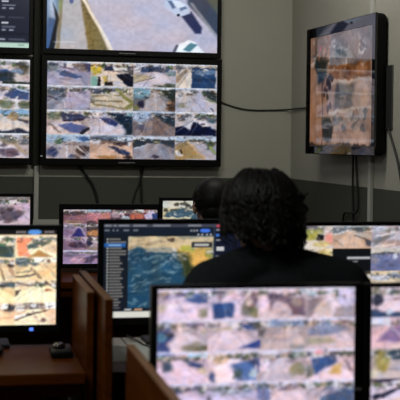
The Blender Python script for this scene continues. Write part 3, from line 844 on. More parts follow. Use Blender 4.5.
def small_left_picture():
    G = Picture(170, 98, (170, 152, 180), 330)
    for r in range(2):
        for c in range(2):
            G.paste(feed(332 + r * 2 + c, road=(170, 150, 176), dark=(64, 54, 66)), c * 50, r * 50, c * 50 + 50, r * 50 + 50)
    G.paste(tile(341, (196, 176, 184), [('rect', 0, 0, 100, 12, (120, 112, 112)), ('ell', 20, 18, 20, 8, (60, 54, 54)), ('ell', 20, 66, 14, 20, (206, 176, 168)), ('ell', 62, 62, 26, 26, (66, 54, 66)), ('ell', 84, 36, 18, 14, (196, 168, 190)),
                                        ('poly', [(70, 90), (90, 56), (100, 50), (100, 96)], (206, 180, 200), .9, 8), ('ell', 10, 34, 14, 6, (226, 220, 226))], .1), 50, 0, 100, 51)
    G.paste(tile(342, (172, 152, 188), [('ell', 20, 24, 24, 12, (210, 206, 222)), ('ell', 80, 14, 20, 9, (90, 78, 90)), ('ell', 40, 50, 40, 16, (150, 134, 176)), ('poly', [(0, 88), (50, 96), (100, 66), (100, 100), (0, 100)], (120, 96, 84), 1, 10)], .1), 50, 51, 100, 100)
    return G

def single_view_picture():
    p = Picture(170, 98, (196, 186, 150), 350)
    X = lambda u: (u - 163) / .94
    Y = lambda v: (v - 201) / .54
    q = lambda *pts: [(X(a), Y(b)) for a, b in pts]
    p.rect(0, 0, 100, 12, (206, 206, 196))
    for k in range(30):
        p.ell(p.rs.uniform(0, 100), p.rs.uniform(4, 18), 3, 4, (48, 48, 40), .8)
    p.poly(q((164, 217), (172, 210), (182, 208), (192, 211), (200, 216), (260, 216), (260, 256), (163, 256)), (58, 86, 104), 1, 3)
    p.poly(q((163, 217.5), (194, 217.5), (194, 220.5), (163, 220.5)), (214, 206, 176), 1, 2)
    p.ell(X(188), Y(210), 4, 5, (120, 126, 100))
    p.grain(.12, 2, .3)
    return p

def side_tv_picture():
    # dim brown-pink grid on the set on the right-hand wall
    p = Picture(150, 110, (150, 116, 100), 360)
    p.rect(0, 0, 32, 100, (150, 104, 78))
    p.poly([(2, 0), (30, 0), (30, 10), (4, 16)], (120, 92, 76), .9, 5)
    for tip in ((5, 16), (9, 10), (14, 22), (22, 8), (28, 12), (31, 22), (8, 26)):
        p.poly([tip, (20 + (tip[0] - 18) * .3, 27), (16 + (tip[0] - 18) * .2, 38)], (48, 54, 50), .95, 3)
    p.poly([(11, 24), (28, 22), (29, 36), (24, 42), (12, 42)], (46, 50, 48), 1, 5)
    p.ell(18, 12, 2.5, 3, (176, 70, 60))
    p.rect(32, 0, 100, 30, (124, 110, 108))
    p.ell(50, 14, 14, 8, (104, 96, 96), .7)
    p.rect(32, 29, 97, 43, (134, 82, 44))
    p.ell(60, 36, 8, 5, (104, 58, 30), .8)
    p.ell(84, 35, 8, 4, (164, 104, 64), .8)
    p.rect(32, 42, 100, 46, (176, 150, 136))
    p.poly([(44, 46), (74, 46), (72, 67), (42, 67)], (84, 78, 78), 1, 4)
    for k in range(16):
        p.ell(24 + p.rs.rand() * 14, 38 + p.rs.rand() * 30, 2.4, 2.6, (62, 44, 36), .8)
    p.ell(84, 58, 13, 12, (170, 136, 118), .9)
    p.ell(12, 58, 9, 12, (170, 122, 96), .8)
    p.rect(32, 67, 100, 70, (170, 150, 138))
    for k in range(26):
        p.ell(36 + p.rs.rand() * 56, 70 + p.rs.rand() * 16, 4, 3.0, (92, 90, 92) if k % 2 else (150, 134, 128), .8)
    p.ell(30, 84, 9, 12, (54, 58, 58), .95)
    p.ell(56, 60, 6, 5, (120, 100, 92), .8)
    p.rect(38, 88, 97, 97, (172, 136, 120))
    p.rect(20, 40, 22, 100, (70, 50, 40), .6)
    p.rect(0, 97.5, 100, 100, (60, 50, 52))
    p.grain(.16, 1.3, .22)
    g = p.a.mean(2, keepdims=True)
    p.a = 92 + ((p.a * .72 + g * .28) * .84 - 92) * 1.25
    return p

def screen_mesh(name, pic, w, h):
    """flat panel of w x h metres, facing -y, coloured point by point with the shown picture"""
    nx, ny = pic.w, pic.h
    xs = (np.arange(nx) / (nx - 1) - .5) * w
    zs = (1 - np.arange(ny) / (ny - 1)) * h
    gx, gz = np.meshgrid(xs, zs)
    co = np.stack([gx, np.zeros_like(gx), gz], -1).reshape(-1, 3)
    i = np.arange(nx * ny).reshape(ny, nx)
    f = np.stack([i[1:, :-1], i[1:, 1:], i[:-1, 1:], i[:-1, :-1]], -1).reshape(-1, 4)
    me = bpy.data.meshes.new(name)
    me.vertices.add(nx * ny)
    me.vertices.foreach_set('co', co.ravel())
    me.loops.add(f.size)
    me.loops.foreach_set('vertex_index', f.ravel())
    me.polygons.add(len(f))
    me.polygons.foreach_set('loop_start', np.arange(len(f)) * 4)
    me.update(calc_edges=True)
    c = np.clip(pic.a, 0, 255) / 255.0
    c = np.where(c <= .04045, c / 12.92, ((c + .055) / 1.055) ** 2.4)
    rgba = np.ones((nx * ny, 4), np.float32)
    rgba[:, :3] = c.reshape(-1, 3)
    at = me.attributes.new('picture', 'FLOAT_COLOR', 'POINT')
    at.data.foreach_set('color', rgba.ravel())
    return me

# ---------------------------------------------------------------- materials
M = {}
M['wall'] = wall_mat('two_tone_wall_paint', (0.40, 0.388, 0.328), (0.058, 0.063, 0.046), 1.186)
M['ceiling'] = plain('ceiling_paint', (0.6, 0.6, 0.56), .9)
M['floor'] = plain('floor_vinyl', (0.10, 0.09, 0.08), .5, noise=.25, scale=6)
M['trunking'] = plain('grey_trunking', (0.46, 0.46, 0.42), .5)
M['wood'] = wood_mat('brown_desk_wood', (0.050, 0.0112, 0.0008), (0.085, 0.0205, 0.0016), 0)
M['wood_v'] = wood_mat('brown_divider_wood', (0.050, 0.0112, 0.0008), (0.085, 0.0205, 0.0016), 1)
M['lit_edge'] = wood_mat('lit_wood_edge', (0.17, 0.085, 0.04), (0.24, 0.12, 0.06), 1, .45)  # divider wood made paler: light on the top edges put into the colour
M['black'] = plain('black_plastic', (0.004, 0.004, 0.004), .45, .12)
M['gloss'] = plain('glossy_black_plastic', (0.004, 0.004, 0.005), .03, 1.0)
M['matte'] = plain('matte_black_plastic', (0.005, 0.005, 0.005), .6, .12)
M['metal'] = plain('dark_steel', (0.12, 0.12, 0.12), .4, metal=.8)
M['rubber'] = plain('black_cable_rubber', (0.008, 0.008, 0.008), .55)
M['logo'] = plain('dull_grey_print', (0.16, 0.16, 0.17), .5)
M['trunking_shade'] = plain('shaded_trunking', (0.016, 0.016, 0.011), .6, .2)  # trunking darkened to olive: shade between the wall sets put into the colour
M['paper'] = plain('white_paper', (0.90, 0.88, 0.80), .8, noise=.03, scale=30)
M['scr_tv'] = screen_mat('television_picture', .22, .35)
M['scr_gloss'] = screen_mat('glossy_television_picture', .04, .6)
M['scr'] = screen_mat('monitor_picture', .4, .3)
M['led_blue'] = glow('blue_power_light', (0.10, 0.22, 0.9), 1.3)
M['led_white'] = glow('white_power_light', (0.7, 0.72, 0.75), .12)
M['skin'] = plain('skin', (0.42, 0.23, 0.15), .5, noise=.05, scale=60)
M['hair'] = plain('black_hair', (0.009, 0.0075, 0.0065), .5, .17)
M['jumper'] = plain('black_knit', (0.008, 0.0085, 0.010), .9, .2, noise=.3, scale=160, bump=.2)
M['jacket'] = plain('dark_jacket_cloth', (0.010, 0.010, 0.010), .9, .2, noise=.3, scale=160, bump=.2)
M['trouser'] = plain('dark_trouser_cloth', (0.014, 0.015, 0.02), .9, .2, noise=.2, scale=120)
M['shoe'] = plain('black_shoe', (0.012, 0.011, 0.010), .45)
M['lip'] = plain('lips', (0.36, 0.14, 0.11), .5)
M['eye'] = plain('eye', (0.7, 0.68, 0.64), .2)
M['iris'] = plain('dark_iris', (0.03, 0.015, 0.01), .2)
M['fabric'] = plain('black_chair_fabric', (0.015, 0.015, 0.016), .95, noise=.2, scale=120)
M['tube'] = glow('lamp_tube', LIGHT_COLOUR, 2.5)
M['lamp_body'] = plain('white_lamp_metal', (0.7, 0.7, 0.68), .5)

# ---------------------------------------------------------------- the room
WX, WY = 2.028, 6.93
LX, FY = -2.6, -1.2
obj('floor', boxes(((LX - .1, FY - .1, -.1), (WX + .1, WY + .1, 0))), M['floor'], kind='structure')
obj('ceiling', boxes(((LX - .1, FY - .1, CEILING_Z), (WX + .1, WY + .1, CEILING_Z + .1))), M['ceiling'], kind='structure')
obj('wall_back', boxes(((LX, WY, 0), (WX, WY + .1, CEILING_Z))), M['wall'], kind='structure')
obj('wall_right', boxes(((WX, FY, 0), (WX + .1, WY + .1, CEILING_Z))), M['wall'], kind='structure')
obj('wall_left', boxes(((LX - .1, FY, 0), (LX, WY + .1, CEILING_Z))), M['wall'], kind='structure')
obj('wall_front', boxes(((LX, FY - .1, 0), (WX, FY, CEILING_Z))), M['wall'], kind='structure')
obj('trim_1', boxes(((.436, WY - .024, .93), (.464, WY, 1.252), .003)), M['trunking'], kind='structure')
obj('trim_4', boxes(((.424, WY - .03, 1.252), (.464, WY, CEILING_Z), .003)), M['trunking_shade'], kind='structure')      # vertical trunking between the wall sets, shade of the gap painted in
obj('trim_2', boxes(((-1.6, WY - .03, .885), (.62, WY, .93), .003)), M['trunking'], kind='structure')            # horizontal trunking behind the desks
obj('trim_3', boxes(((WX - .02, 5.45, 0), (WX, 5.485, CEILING_Z), .003)), M['trunking'], kind='structure')       # vertical trunking on the right wall
obj('baseboard_back', boxes(((LX, WY - .012, 0), (WX, WY, .09))), M['wood'], kind='structure')
obj('baseboard_right', boxes(((WX - .012, FY, 0), (WX, WY - .012, .09))), M['wood'], kind='structure')

# ---------------------------------------------------------------- unseen ceiling lights: a wall washer and a fill
for i, (x, y, watts, tilt) in enumerate(UNSEEN_LIGHTS):
    t = thing('unseen_ceiling_light', ('unseen twin tube light under the ceiling, tilted to wash the wall of screens', 'unseen twin tube ceiling light added as fill for the room')[i], 'light', (x, y, CEILING_Z - (.10 if tilt else 0)), 0, 'unseen ceiling lights')
    t.rotation_euler = (math.radians(tilt), 0, 0)
    obj('lamp_body', boxes(((-.62, -.09, -.045), (.62, .09, 0), .006)), M['lamp_body'], t)
    if tilt:
        k = math.radians(tilt)
        for sx in (-.4, .4):
            obj('bracket', tube(bmesh.new(), [(sx, 0, -.02), (sx, .1 * math.sin(k), .1 * math.cos(k))], .008, 8, 0), M['lamp_body'], t)
    for s in (-1, 1):
        obj('tube', cyl(bmesh.new(), (-.58, s * .04, -.062), (.58, s * .04, -.062), .014), M['tube'], t, True)
    ld = bpy.data.lights.new('tube_light', 'AREA')
    ld.shape = 'RECTANGLE'
    ld.size, ld.size_y = 1.16, .14
    ld.energy = watts
    ld.color = LIGHT_COLOUR if tilt else (0.93, 1.0, 0.97)
    lo = bpy.data.objects.new('tube_light', ld)
    COL.objects.link(lo)
    lo.parent = t
    lo.location = (0, 0, -.085)

# ---------------------------------------------------------------- screens
def television(label, cx, zbot, sw, sh, bez, pic, front_y, wall_gap, rotz=0.0, loc=None, gloss=False, bev=.012, depth=.044, mount=None):
    """bez = left, right, bottom, top widths; local origin at the middle of the panel's bottom edge, front at y=0"""
    l, r, b, tp = bez
    t = thing('television', label, 'television', loc if loc else (cx, front_y, zbot), rotz)
    fm = M['gloss'] if gloss else M['black']
    obj('frame', ring(bmesh.new(), -sw / 2 - l, sw / 2 + r, -b, sh + tp, -sw / 2, sw / 2, 0, sh, -.004, .006), fm, t)
    bm = boxes(((-sw / 2 - l, .0065, -b), (sw / 2 + r, depth, sh + tp)))
    bmesh.ops.bevel(bm, geom=[e for e in bm.edges if any(v.co.y > depth * .9 for v in e.verts)], offset=bev, segments=4, affect='EDGES', profile=0.5)
    obj('rear_housing', bm, M['matte'], t)
    o = link('screen', screen_mesh('screen', pic, sw, sh), M['scr_gloss'] if gloss else M['scr_tv'], t)
    o.location = (0, 0, 0)
    m = mount if mount else ((-.22, depth - .004, sh * .3), (.22, wall_gap, sh * .75))
    obj('wall_mount', boxes((m[0], m[1], .002, 1)), M['metal'], t)
    obj('logo', boxes(((-.085, -.0052, -b * .60), (.015, -.0035, -b * .45))), M['logo'], t)
    return t

gap = WY - 6.85 
tv = television('large black wall television with a four by four grid of street views', 1.017, 1.298, 1.030, .577, (.036, .030, .042, .036), wall_grid_picture(), 6.85, gap)
obj('power_light', boxes(((-.549, -.0058, .010), (-.537, -.0040, .016))), M['led_white'], tv)
television('black wall television showing one road view with two white cars', 1.012, 1.949, 1.034, .582, (.026, .026, .034, .034), street_picture(), 6.85, gap)
television('black wall television cut by the left picture edge, with a grid of street views', -.116, 1.298, 1.030, .578, (.020, .020, .041, .018), left_wall_picture(), 6.85, gap)
television('black wall television at top left with a dark text list and pale bottom bar', -.124, 1.947, 1.030, .58, (.026, .026, .039, .034), list_picture(), 6.85, gap)
SWIVEL = math.radians(3.7)   # the set on the right wall is turned a little towards the room
television('glossy black television mounted on the right wall, brownish picture grid', 0, 0, .835, .595, (.060, .040, .044, .056), side_tv_picture(), 0, 0, math.radians(-90) + SWIVEL,
           (1.930, 5.713, 1.392), True, .028, .0645, ((.10, .058, .085), (.520, .0700, .395)))

def monitor(label, cx, front_y, ztop, sw, sh, bez, pic, desk_z, led=None, mark=None, group=None):
    l, r, b, tp = bez
    t = thing('monitor', label, 'monitor', (cx, front_y, desk_z), 0, group)
    z0 = ztop - sh - desk_z
    obj('frame', ring(bmesh.new(), -sw / 2 - l, sw / 2 + r, z0 - b, z0 + sh + tp, -sw / 2, sw / 2, z0, z0 + sh, -.004, .02, .003), M['black'], t)
    bm = bmesh.new()
    box(bm, (-sw / 2 - l + .002, .0195, z0 - b + .002), (sw / 2 + r - .002, .034, z0 + sh + tp - .002), .006)
    box(bm, (-sw * .3, .03, z0 + sh * .18), (sw * .3, .056, z0 + sh * .78), .012)
    obj('rear_housing', bm, M['matte'], t)
    o = link('screen', screen_mesh('screen', pic, sw, sh), M['scr'], t)
    o.location = (0, 0, z0)
    obj('stand', boxes(((-.035, .052, .008), (.035, .078, z0 + sh * .5), .005)), M['black'], t)
    obj('base', boxes(((-.12, -.045 + .04, 0), (.12, .13, .0125), .005)), M['black'], t)
    if led is not None:
        obj('power_light', boxes(((led - .006, -.0058, z0 - b * .72), (led + .006, -.0042, z0 - b * .36), .0004, 1)), M['led_blue'], t)
    if mark is not None:
        obj('logo', boxes(((mark[0] - .009, -.0056, mark[1] - .003 - desk_z), (mark[0] + .009, -.0042, mark[1] + .003 - desk_z))), M['logo'], t)
    return t

MID_Z, NEAR_Z, FAR_Z = .73, .695, .72
MY = 3.75
monitor('monitor cut by the left edge, showing bright cream street views', .047, MY, 1.113, .530, .308, (.016, .016, .026, .014), cream_picture(), MID_Z, led=.187)
monitor('monitor with a dark camera list beside an aerial view of blue water', .466 + .2655, MY, 1.130, .531, .307, (.018, .018, .022, .016), playback_picture(), MID_Z)
monitor('monitor right of the long-haired person, with a black tile holding white text', 1.113 + .2765, MY, 1.123, .553, .311, (.014, .014, .018, .014), side_grid_picture(), MID_Z)
monitor('nearest blurred monitor at bottom centre, lilac grid of street views', .470 + .2485, 2.72, 1.047, .497, .303, (.016, .018, .018, .010), desk_grid_picture(), NEAR_Z, mark=(.2576, .794))
monitor('blurred monitor in the bottom right corner of the photo', 1.0105 + .2485, 2.72, 1.045, .497, .303, (.018, .018, .018, .010), near_right_picture(), NEAR_Z)
BY = 5.95
monitor('distant monitor with a dim mauve picture grid, under two hanging cables', .529 + .245, BY, 1.047, .490, .280, (.022, .009, .022, .030), mauve_picture(), FAR_Z)
monitor('distant monitor at the far left with two blurry purple street views', .357 - .245, BY, 1.112, .490, .280, (.016, .016, .022, .018), small_left_picture(), FAR_Z)
monitor('distant monitor left of the short-haired man, one pale view with blue roof', 1.048 + .245, BY, 1.094, .490, .280, (.018, .016, .022, .018), single_view_picture(), FAR_Z)

# ---------------------------------------------------------------- desks and dividers
def desk(label, x0, x1, y0, y1, z, drawer=None, inset=.004):
    t = thing('desk', label, 'desk', ((x0 + x1) / 2, (y0 + y1) / 2, 0))
    hx, hy = (x1 - x0) / 2, (y1 - y0) / 2
    obj('desk_top', boxes(((-hx, -hy, z - .032), (hx, hy, z), .003)), M['wood'], t)
    obj('apron', boxes(((-hx + .01, -hy + .03, z - .075), (hx - .01, -hy + .048, z - .0325))), M['wood'], t)
    for s in (-1, 1):
        a, b = sorted((s * (hx - inset), s * (hx - inset - .026)))
        obj('side_panel', boxes(((a, -hy + .05, 0), (b, hy - .01, z - .0325), .002, 1)), M['wood_v'], t)
    obj('modesty_panel', boxes(((-hx + .027 + inset, hy - .08, .25), (hx - .027 - inset, hy - .062, z - .0325))), M['wood'], t)
    if drawer:
        a, b = drawer[0] - (x0 + x1) / 2, drawer[1] - (x0 + x1) / 2
        obj('pedestal', boxes(((a, -hy + .0285, .05), (b, hy - .085, z - .0765))), M['wood'], t)
        for k in range(3):
            zz = z - .085 - k * .195
            d = obj('drawer', boxes(((a + .008, -hy + .012, zz - .185), (b - .008, -hy + .028, zz), .003)), M['wood'], t)
            obj('handle', tube(bmesh.new(), [((a + b) / 2 - .05, -hy + .013, zz - .09), ((a + b) / 2 - .045, -hy - .010, zz - .09), ((a + b) / 2 + .045, -hy - .010, zz - .09), ((a + b) / 2 + .05, -hy + .013, zz - .09)], .004), M['metal'], d)
    return t

desk('brown wooden desk under the cream-coloured left monitor', -.62, .366, 3.325, 3.815, MID_Z, (-.30, .255), .045)
desk('brown wooden desk holding the white paper and the playback monitor', .431, 1.15, 3.325, 3.915, MID_Z)
desk('wooden desk under the monitor right of the long-haired person', 1.16, 1.80, 3.325, 3.915, MID_Z)
desk('wooden desk carrying the two nearest blurred monitors', .450, 1.78, 2.22, 2.855, NEAR_Z)
desk('wooden desk in the far row, below the wall televisions', -.75, .64, 5.56, 6.26, FAR_Z)
desk('wooden desk in front of the short-haired man in the far row', .66, 1.70, 5.56, 6.26, FAR_Z)

def divider(label, x0, x1, y0, y1, z):
    t = thing('desk_divider', label, 'divider', ((x0 + x1) / 2, (y0 + y1) / 2, 0))
    hx, hy = (x1 - x0) / 2, (y1 - y0) / 2
    obj('panel', boxes(((-hx, -hy, 0), (hx, hy, z - .003), .002, 1)), M['wood_v'], t)
    obj('top_edge', boxes(((-hx, -hy, z - .003), (hx, hy, z), .001, 1)), M['lit_edge'], t)
divider('wooden divider panel against the right end of the left desk', .370, .392, 3.36, 3.80, .96)
divider('wooden divider panel against the left end of the paper-strewn desk', .404, .427, 3.20, 3.92, .96)
divider('blurred wooden divider panel in front of the nearest monitor', .4265, .4465, 2.10, 2.935, .88)

# things on the desks
bm = bmesh.new()
def sheet(bm, x0, x1, y0, y1, z, lift):
    n = 8
    V = [[bm.verts.new((x0 + (x1 - x0) * i / n, y0 + (y1 - y0) * j / n, z + lift * (math.sin(i * .5) * math.sin(j * .4)) ** 2)) for i in range(n + 1)] for j in range(n + 1)]
    fs = [bm.faces.new((V[j][i], V[j][i + 1], V[j + 1][i + 1], V[j + 1][i])) for j in range(n) for i in range(n)]
    g = bmesh.ops.extrude_face_region(bm, geom=fs)
    for v in [e for e in g['geom'] if isinstance(e, bmesh.types.BMVert)]:
        v.co.z += .0012
    return bm
tag(obj('paper_sheet', sheet(bmesh.new(), .448, .545, 3.475, 3.895, MID_Z + .0002, .002), M['paper']), 'white paper sheet on the middle desk, nearer the two dividers', 'paper')
tag(obj('paper_sheet', sheet(bmesh.new(), .551, .668, 3.475, 3.895, MID_Z + .0002, .003), M['paper']), 'white paper sheet on the middle desk, crossed by a thin dark cable', 'paper')
tag(obj('cable', tube(bmesh.new(), [(.570, 3.905, .736), (.580, 3.84, .7385), (.596, 3.73, .7385), (.636, 3.60, .7385), (.690, 3.47, .734)], .003), M['rubber'], None, True), 'thin dark cable lying across the white paper', 'cable')

t = thing('desk_gadget', 'small glossy black device at the right end of the left desk', 'device', (.318, 3.60, MID_Z))
bm = bmesh.new()
box(bm, (-.034, -.05, 0), (.034, .05, .024), .008, 3)
obj('body', bm, M['black'], t, True)
bm = bmesh.new()
ball(bm, (-.006, .012, .028), (.022, .026, .012))
obj('dial', bm, M['gloss'], t, True)
t = thing('computer_mouse', 'black computer mouse on the left desk, cut by the photo edge', 'mouse', (.112, 3.655, MID_Z))
bm = bmesh.new()
ball(bm, (0, 0, .012), (.031, .05, .020), None, 24, 14)
for v in bm.verts:
    v.co.z = max(0, v.co.z)
obj('shell', bm, M['black'], t, True)
obj('wheel', cyl(bmesh.new(), (-.003, .02, .028), (.003, .02, .028), .007), M['matte'], t)

# ---------------------------------------------------------------- cables on the walls
def cable(label, pts, r=.006):
    return tag(obj('cable', tube(bmesh.new(), pts, r), M['rubber'], None, True), label, 'cable')
cable('long black cable sagging between the grid television and the right wall set',
      [(1.50, 6.915, 1.70), (1.565, 6.922, 1.658), (1.674, 6.922, 1.622), (1.775, 6.922, 1.608), (1.90, 6.922, 1.610), (2.005, 6.90, 1.616), (2.018, 6.75, 1.618), (2.018, 6.5, 1.618), (2.015, 6.3, 1.622), (2.016, 6.15, 1.63)], .005)
cable('black cable curving down the wall below the grid television, left one', [(.69, 6.905, 1.30), (.708, 6.912, 1.246), (.781, 6.918, 1.151), (.815, 6.918, 1.06), (.82, 6.918, .96), (.80, 6.915, .72)], .008)
cable('black cable bending left on the wall below the grid television, right pair', [(1.10, 6.905, 1.30), (1.092, 6.914, 1.246), (1.079, 6.918, 1.165), (1.045, 6.918, 1.08), (1.028, 6.918, .98), (1.01, 6.915, .72)], .006)
cable('black cable hanging straight on the wall below the grid television, right pair', [(1.066, 6.898, 1.30), (1.072, 6.902, 1.25), (1.083, 6.902, 1.13), (1.087, 6.902, .98), (1.09, 6.902, .72)], .006)
cable('black cable hanging straight below the right wall television', [(2.012, 5.70, 1.42), (2.012, 5.714, 1.327), (2.014, 5.723, 1.165), (2.016, 5.716, .998), (2.016, 5.71, .70)], .006)
cable('black cable curling left below the right wall television', [(2.012, 5.66, 1.42), (2.012, 5.667, 1.323), (2.015, 5.645, 1.12), (2.013, 5.652, 1.056), (2.003, 5.73, 1.045), (2.012, 5.83, 1.04), (2.016, 5.877, .987), (2.016, 5.88, .75)], .006)
cable('thin black cable drooping at the right photo edge below the television', [(2.021, 5.24, 1.48), (2.021, 5.17, 1.40), (2.019, 5.10, 1.31), (2.016, 5.05, 1.22), (2.018, 5.01, 1.12), (2.018, 4.98, .8)], .006)

# ---------------------------------------------------------------- office chairs
def office_chair(label, x, y, seat_z):
    t = thing('office_chair', label, 'chair', (x, y, 0))
    obj('seat', boxes(((-.23, -.20, seat_z - .07), (.23, .25, seat_z), .03, 4)), M['fabric'], t, True)
    bm = bmesh.new()
    box(bm, (-.20, -.245, seat_z + .14), (.20, -.205, seat_z + .50), .018, 3)
    obj('backrest', bm, M['fabric'], t, True)
    obj('back_bracket', tube(bmesh.new(), [(0, 0, seat_z - .075), (0, -.20, seat_z - .08), (0, -.240, seat_z - .02), (0, -.244, seat_z + .3)], .012), M['metal'], t, True)
    obj('column', cyl(bmesh.new(), (0, 0, .07), (0, 0, seat_z - .068), .025), M['metal'], t, True)
    for k in range(5):
        a = 2 * math.pi * k / 5 + .3
        d = Vector((math.cos(a), math.sin(a), 0))
        lg = obj('base_leg', tube(bmesh.new(), [d * .0 + Vector((0, 0, .10)), d * .15 + Vector((0, 0, .09)), d * .27 + Vector((0, 0, .07))], .018), M['black'], t, True)
        n = Vector((-d.y, d.x, 0)) * .012
        obj('caster', cyl(bmesh.new(), d * .27 + Vector((0, 0, .028)) - n, d * .27 + Vector((0, 0, .028)) + n, .0279), M['matte'], lg, True)
    return t

# ---------------------------------------------------------------- people
def body_volumes(kind, dz, lean, hx=0.0):
    """overlapping volumes of a seated figure facing +y; origin on the floor under the pelvis"""
    bm = Volumes()
    g = {'skin': 0.0, 'top': .014, 'legs': .012}[kind]
    P = lambda x, y, z: Vector((x, y, z + dz))
    neck = P(hx * .7, .055 + lean, 1.07)
    def L(a, b, r0, r1):
        limb(bm, a, b, r0 + g, r1 + g)
    if kind != 'legs':
        for z, y, rx, ry in ((.50, 0, .155, .12), (.60, .01, .15, .11), (.70, .02, .152, .108), (.80, .035, .165, .112), (.88, .04 + lean * .5, .178, .115), (.955, .05 + lean * .8, .168, .10)):
            ball(bm, P(0, y, z), (rx + g, ry + g, .085 + g), None, 24, 14)
        for s in (-1, 1):
            L(P(s * .035 + hx * .6, .05 + lean, 1.05), P(s * .182 + (.012 if s > 0 else 0), .045 + lean, .985), .054, .074)
            sh = P(s * .194 + (.016 if s > 0 else 0), .045 + lean, .972)
            el = P(s * .240, .11 + lean, .755)
            wr = P(s * .15, .325 + lean, .775)
            L(sh, el, .070, .046)
            L(el, wr, .046, .032 if kind == 'skin' else .036)
    if kind == 'skin':
        L(neck - Vector((0, .0, .04)), P(hx, .075 + lean, 1.135), .058, .056)
        h = P(hx, .085 + lean, 1.215)
        ball(bm, h + Vector((0, -.012, .020)), (.076, .094, .088), None, 24, 16)         # cranium
        ball(bm, h + Vector((0, .030, -.040)), (.058, .064, .075), None, 20, 14)         # face
        ball(bm, h + Vector((0, .062, -.092)), (.030, .026, .022))                        # chin
        limb(bm, h + Vector((0, .088, .004)), h + Vector((0, .110, -.036)), .010, .014)   # nose
        for s in (-1, 1):
            ball(bm, h + Vector((s * .014, .100, -.038)), (.010, .010, .008))
            ball(bm, h + Vector((s * .081, -.008, -.020)), (.010, .020, .030), Matrix.Rotation(s * .35, 4, 'Z'))  # ear
            ball(bm, h + Vector((s * .034, .070, -.028)), (.024, .020, .018))             # cheek
            limb(bm, h + Vector((s * .012, .084, .022)), h + Vector((s * .046, .070, .020)), .010, .008)          # brow
        # hands lying on the desk edge
        for s in (-1, 1):
            w = P(s * .15, .325 + lean, .775)
            ball(bm, w + Vector((-s * .008, .048, -.008)), (.040, .050, .017), Matrix.Rotation(s * .15, 4, 'Z'))
            limb(bm, w, w + Vector((-s * .004, .03, -.004)), .028, .026)
            for k, (off, ln) in enumerate(((-.030, .066), (-.010, .078), (.011, .073), (.030, .056))):
                b0 = w + Vector((-s * .010 - s * off, .085 - abs(off) * .2, -.006))
                k1 = b0 + Vector((0, ln * .5, .006))
                k2 = k1 + Vector((0, ln * .32, -.006))
                k3 = k2 + Vector((0, ln * .22, -.012))
                limb(bm, b0, k1, .0095, .0085)
                limb(bm, k1, k2, .0085, .0078)
                limb(bm, k2, k3, .0078, .0065)
            a = w + Vector((-s * .036, .035, -.010))
            limb(bm, a, a + Vector((-s * .024, .032, .0)), .012, .010)
            limb(bm, a + Vector((-s * .024, .032, 0)), a + Vector((-s * .024, .060, -.006)), .010, .008)
    if kind != 'top':
        for s in (-1, 1):
            hip, kn, an = P(s * .09, .02, .50), P(s * .12, .42, .50), P(s * .12, .40, .0) 
            an.z = .09
            L(hip, kn, .078, .058)
            L(kn, an, .056, .038)
            if kind == 'skin':
                limb(bm, (s * .12, .39, .06), (s * .125, .52, .045), .036, .028)
        if kind == 'legs':
            ball(bm, P(0, 0, .50), (.175, .135, .095))
    return bm

def person(label, x, y, dz, lean, turn, hx, top_mat, hair_fn):
    t = thing('person', label, 'person', (x, y, 0))
    body = fused('body', body_volumes('skin', dz, lean, hx), .0055, 2, M['skin'], t)
    me = body.data
    # turn the head on the neck
    zc = 1.10 + dz
    piv = Vector((hx, .07 + lean, 0))
    for v in me.vertices:
        k = min(1, max(0, (v.co.z - zc) / .05)) if abs(v.co.x - hx) < .14 and v.co.y < .24 + lean else 0
        if k > 0:
            d = v.co - piv
            r = Matrix.Rotation(turn * k, 4, 'Z') @ Vector((d.x, d.y, 0))
            v.co.x, v.co.y = piv.x + r.x, piv.y + r.y
    head = Vector((hx, .085 + lean, 1.215 + dz))
    def H(p):
        d = head + Vector(p) - piv
        r = Matrix.Rotation(turn, 4, 'Z') @ Vector((d.x, d.y, 0))
        return Vector((piv.x + r.x, piv.y + r.y, d.z))
    fused('top', body_volumes('top', dz, lean, hx), .008, 3, top_mat, t)
    fused('trousers', body_volumes('legs', dz, lean), .009, 3, M['trouser'], t)
    for s in (-1, 1):
        bm = Volumes()
        limb(bm, (s * .12, .37, .055), (s * .126, .53, .042), .046, .038)
        for a in bm.v:
            a[:, 2] = np.maximum(.001, a[:, 2])
        fused('shoe', bm, .009, 2, M['shoe'], t)
        bm = bmesh.new()
        ball(bm, H((s * .031, .0765, .000)), .0125)
        e = obj('eye', bm, M['eye'], t, True)
        bm = bmesh.new()
        ball(bm, H((s * .031, .0855, .000)), .0055)
        obj('iris', bm, M['iris'], e, True)
    bm = bmesh.new()
    limb(bm, H((-.020, .085, -.066)), H((.020, .085, -.066)), .0065, .0065)
    obj('mouth', bm, M['lip'], t, True)
    hair_fn(t, H)
    return t

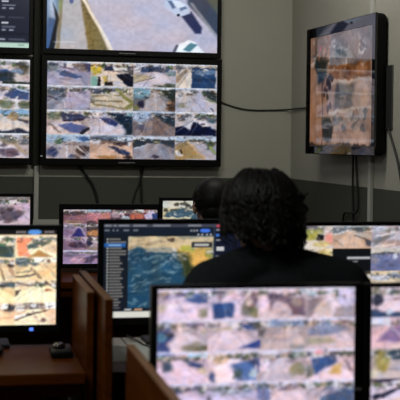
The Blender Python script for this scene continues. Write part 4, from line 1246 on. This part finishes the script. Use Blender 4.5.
def wavy_hair(t, H):
    rs = random.Random(7)
    bm = bmesh.new()
    ball(bm, H((0, -.020, .018)), (.101, .106, .098), None, 32, 20)
    ball(bm, H((.020, -.045, -.040)), (.094, .074, .054), None, 28, 16)
    # wavy locks falling from the crown to the collar, leaving the face free
    for k in range(620):
        az = rs.uniform(-2.3, 2.3)                             # 0 = back of the head
        top = rs.uniform(.0, .98)
        length = rs.uniform(-.112, -.070) + (.022 if az < -.5 else 0) - (.012 if az > .6 else 0)
        if abs(az) > 1.7 and top > .7:
            continue
        ph = rs.uniform(0, 6.28)
        amp = rs.uniform(.004, .030)
        if -.28 < az < .06 or -1.55 < az < -1.05:
            length = max(length, -.072)
        fl = rs.uniform(.0, .016) + (.010 if az > .4 else 0)
        swirl = rs.uniform(.05, .16)
        pts = []
        for i in range(9):
            u = i / 8
            zz = .114 * (1 - u) * top + u * length
            prof = math.sqrt(max(.02, 1 - max(0, (zz - .012) / .108) ** 2)) if zz > .012 else 1.0 - max(0, (-zz - .075)) * 1.2
            rx, ry = (.104 + fl * u) * prof, (.108 + fl * u) * prof
            a = az + swirl * math.sin(ph + u * 7) + .05 * math.sin(ph * 2 + u * 17)
            w = 1 + amp * math.sin(ph + u * 10) * .9 * min(1, u * 2)
            pts.append(H((math.sin(a) * rx * w + .006 * u, -.018 - math.cos(a) * ry * w, zz + .003)))
        tube(bm, pts, rs.uniform(.0035, .0075), 5, 3, lambda q: max(.15, (1 - max(0, q - .6) * 2.1)))
    # loose curls round the ends
    for k in range(190):
        az = rs.uniform(-1.9, 2.2)
        z0 = rs.uniform(-.080, .05)
        r = rs.uniform(.102, .120) + (.008 if az > .5 else 0)
        q0 = rs.uniform(0, 6.28)
        c = [H((math.sin(az + j * .07) * (r + .010 * math.sin(q0 + j * 1.3)), -.018 - math.cos(az + j * .07) * (r + .010 * math.sin(q0 + j * 1.3)), z0 - j * .008)) for j in range(6)]
        tube(bm, c, rs.uniform(.003, .0065), 5, 3, lambda q: 1 - .8 * q)
    obj('hair', bm, M['hair'], t, True)

def short_hair(t, H):
    rs = random.Random(3)
    bm = bmesh.new()
    ball(bm, H((0, -.020, .020)), (.086, .099, .094), None, 32, 20)
    ball(bm, H((0, -.050, -.028)), (.070, .064, .060), None, 28, 16)
    for k in range(420):
        az = rs.uniform(-2.3, 2.3)
        el = rs.uniform(-.3, 1.5)
        d = Vector((math.sin(az) * math.cos(el), -math.cos(az) * math.cos(el), math.sin(el)))
        a = Vector((d.x * .086, d.y * .098 - .020, d.z * .093 + .020))
        b = a + d * .003 + Vector((rs.uniform(-.004, .004), .002, -.014))
        tube(bm, [H(a - d * .002), H((a + b) / 2 + d * .002), H(b - d * .003)], .0035, 5, 2, lambda q: 1 - .7 * q)
    obj('hair', bm, M['hair'], t, True)

person('person with wavy black hair seen from behind at the middle desk, in a black top', .888, 3.125, 0.0, 0.0, .38, -.044, M['jumper'], wavy_hair)
person('short-haired person in the far row, mostly hidden by the nearer head', 1.088, 4.84, -.078, 0.0, .12, 0.0, M['jacket'], short_hair)
office_chair('black office chair under the person with wavy hair', .888, 3.125, .405)
office_chair('black office chair under the short-haired person in the far row', 1.088, 4.84, .327)
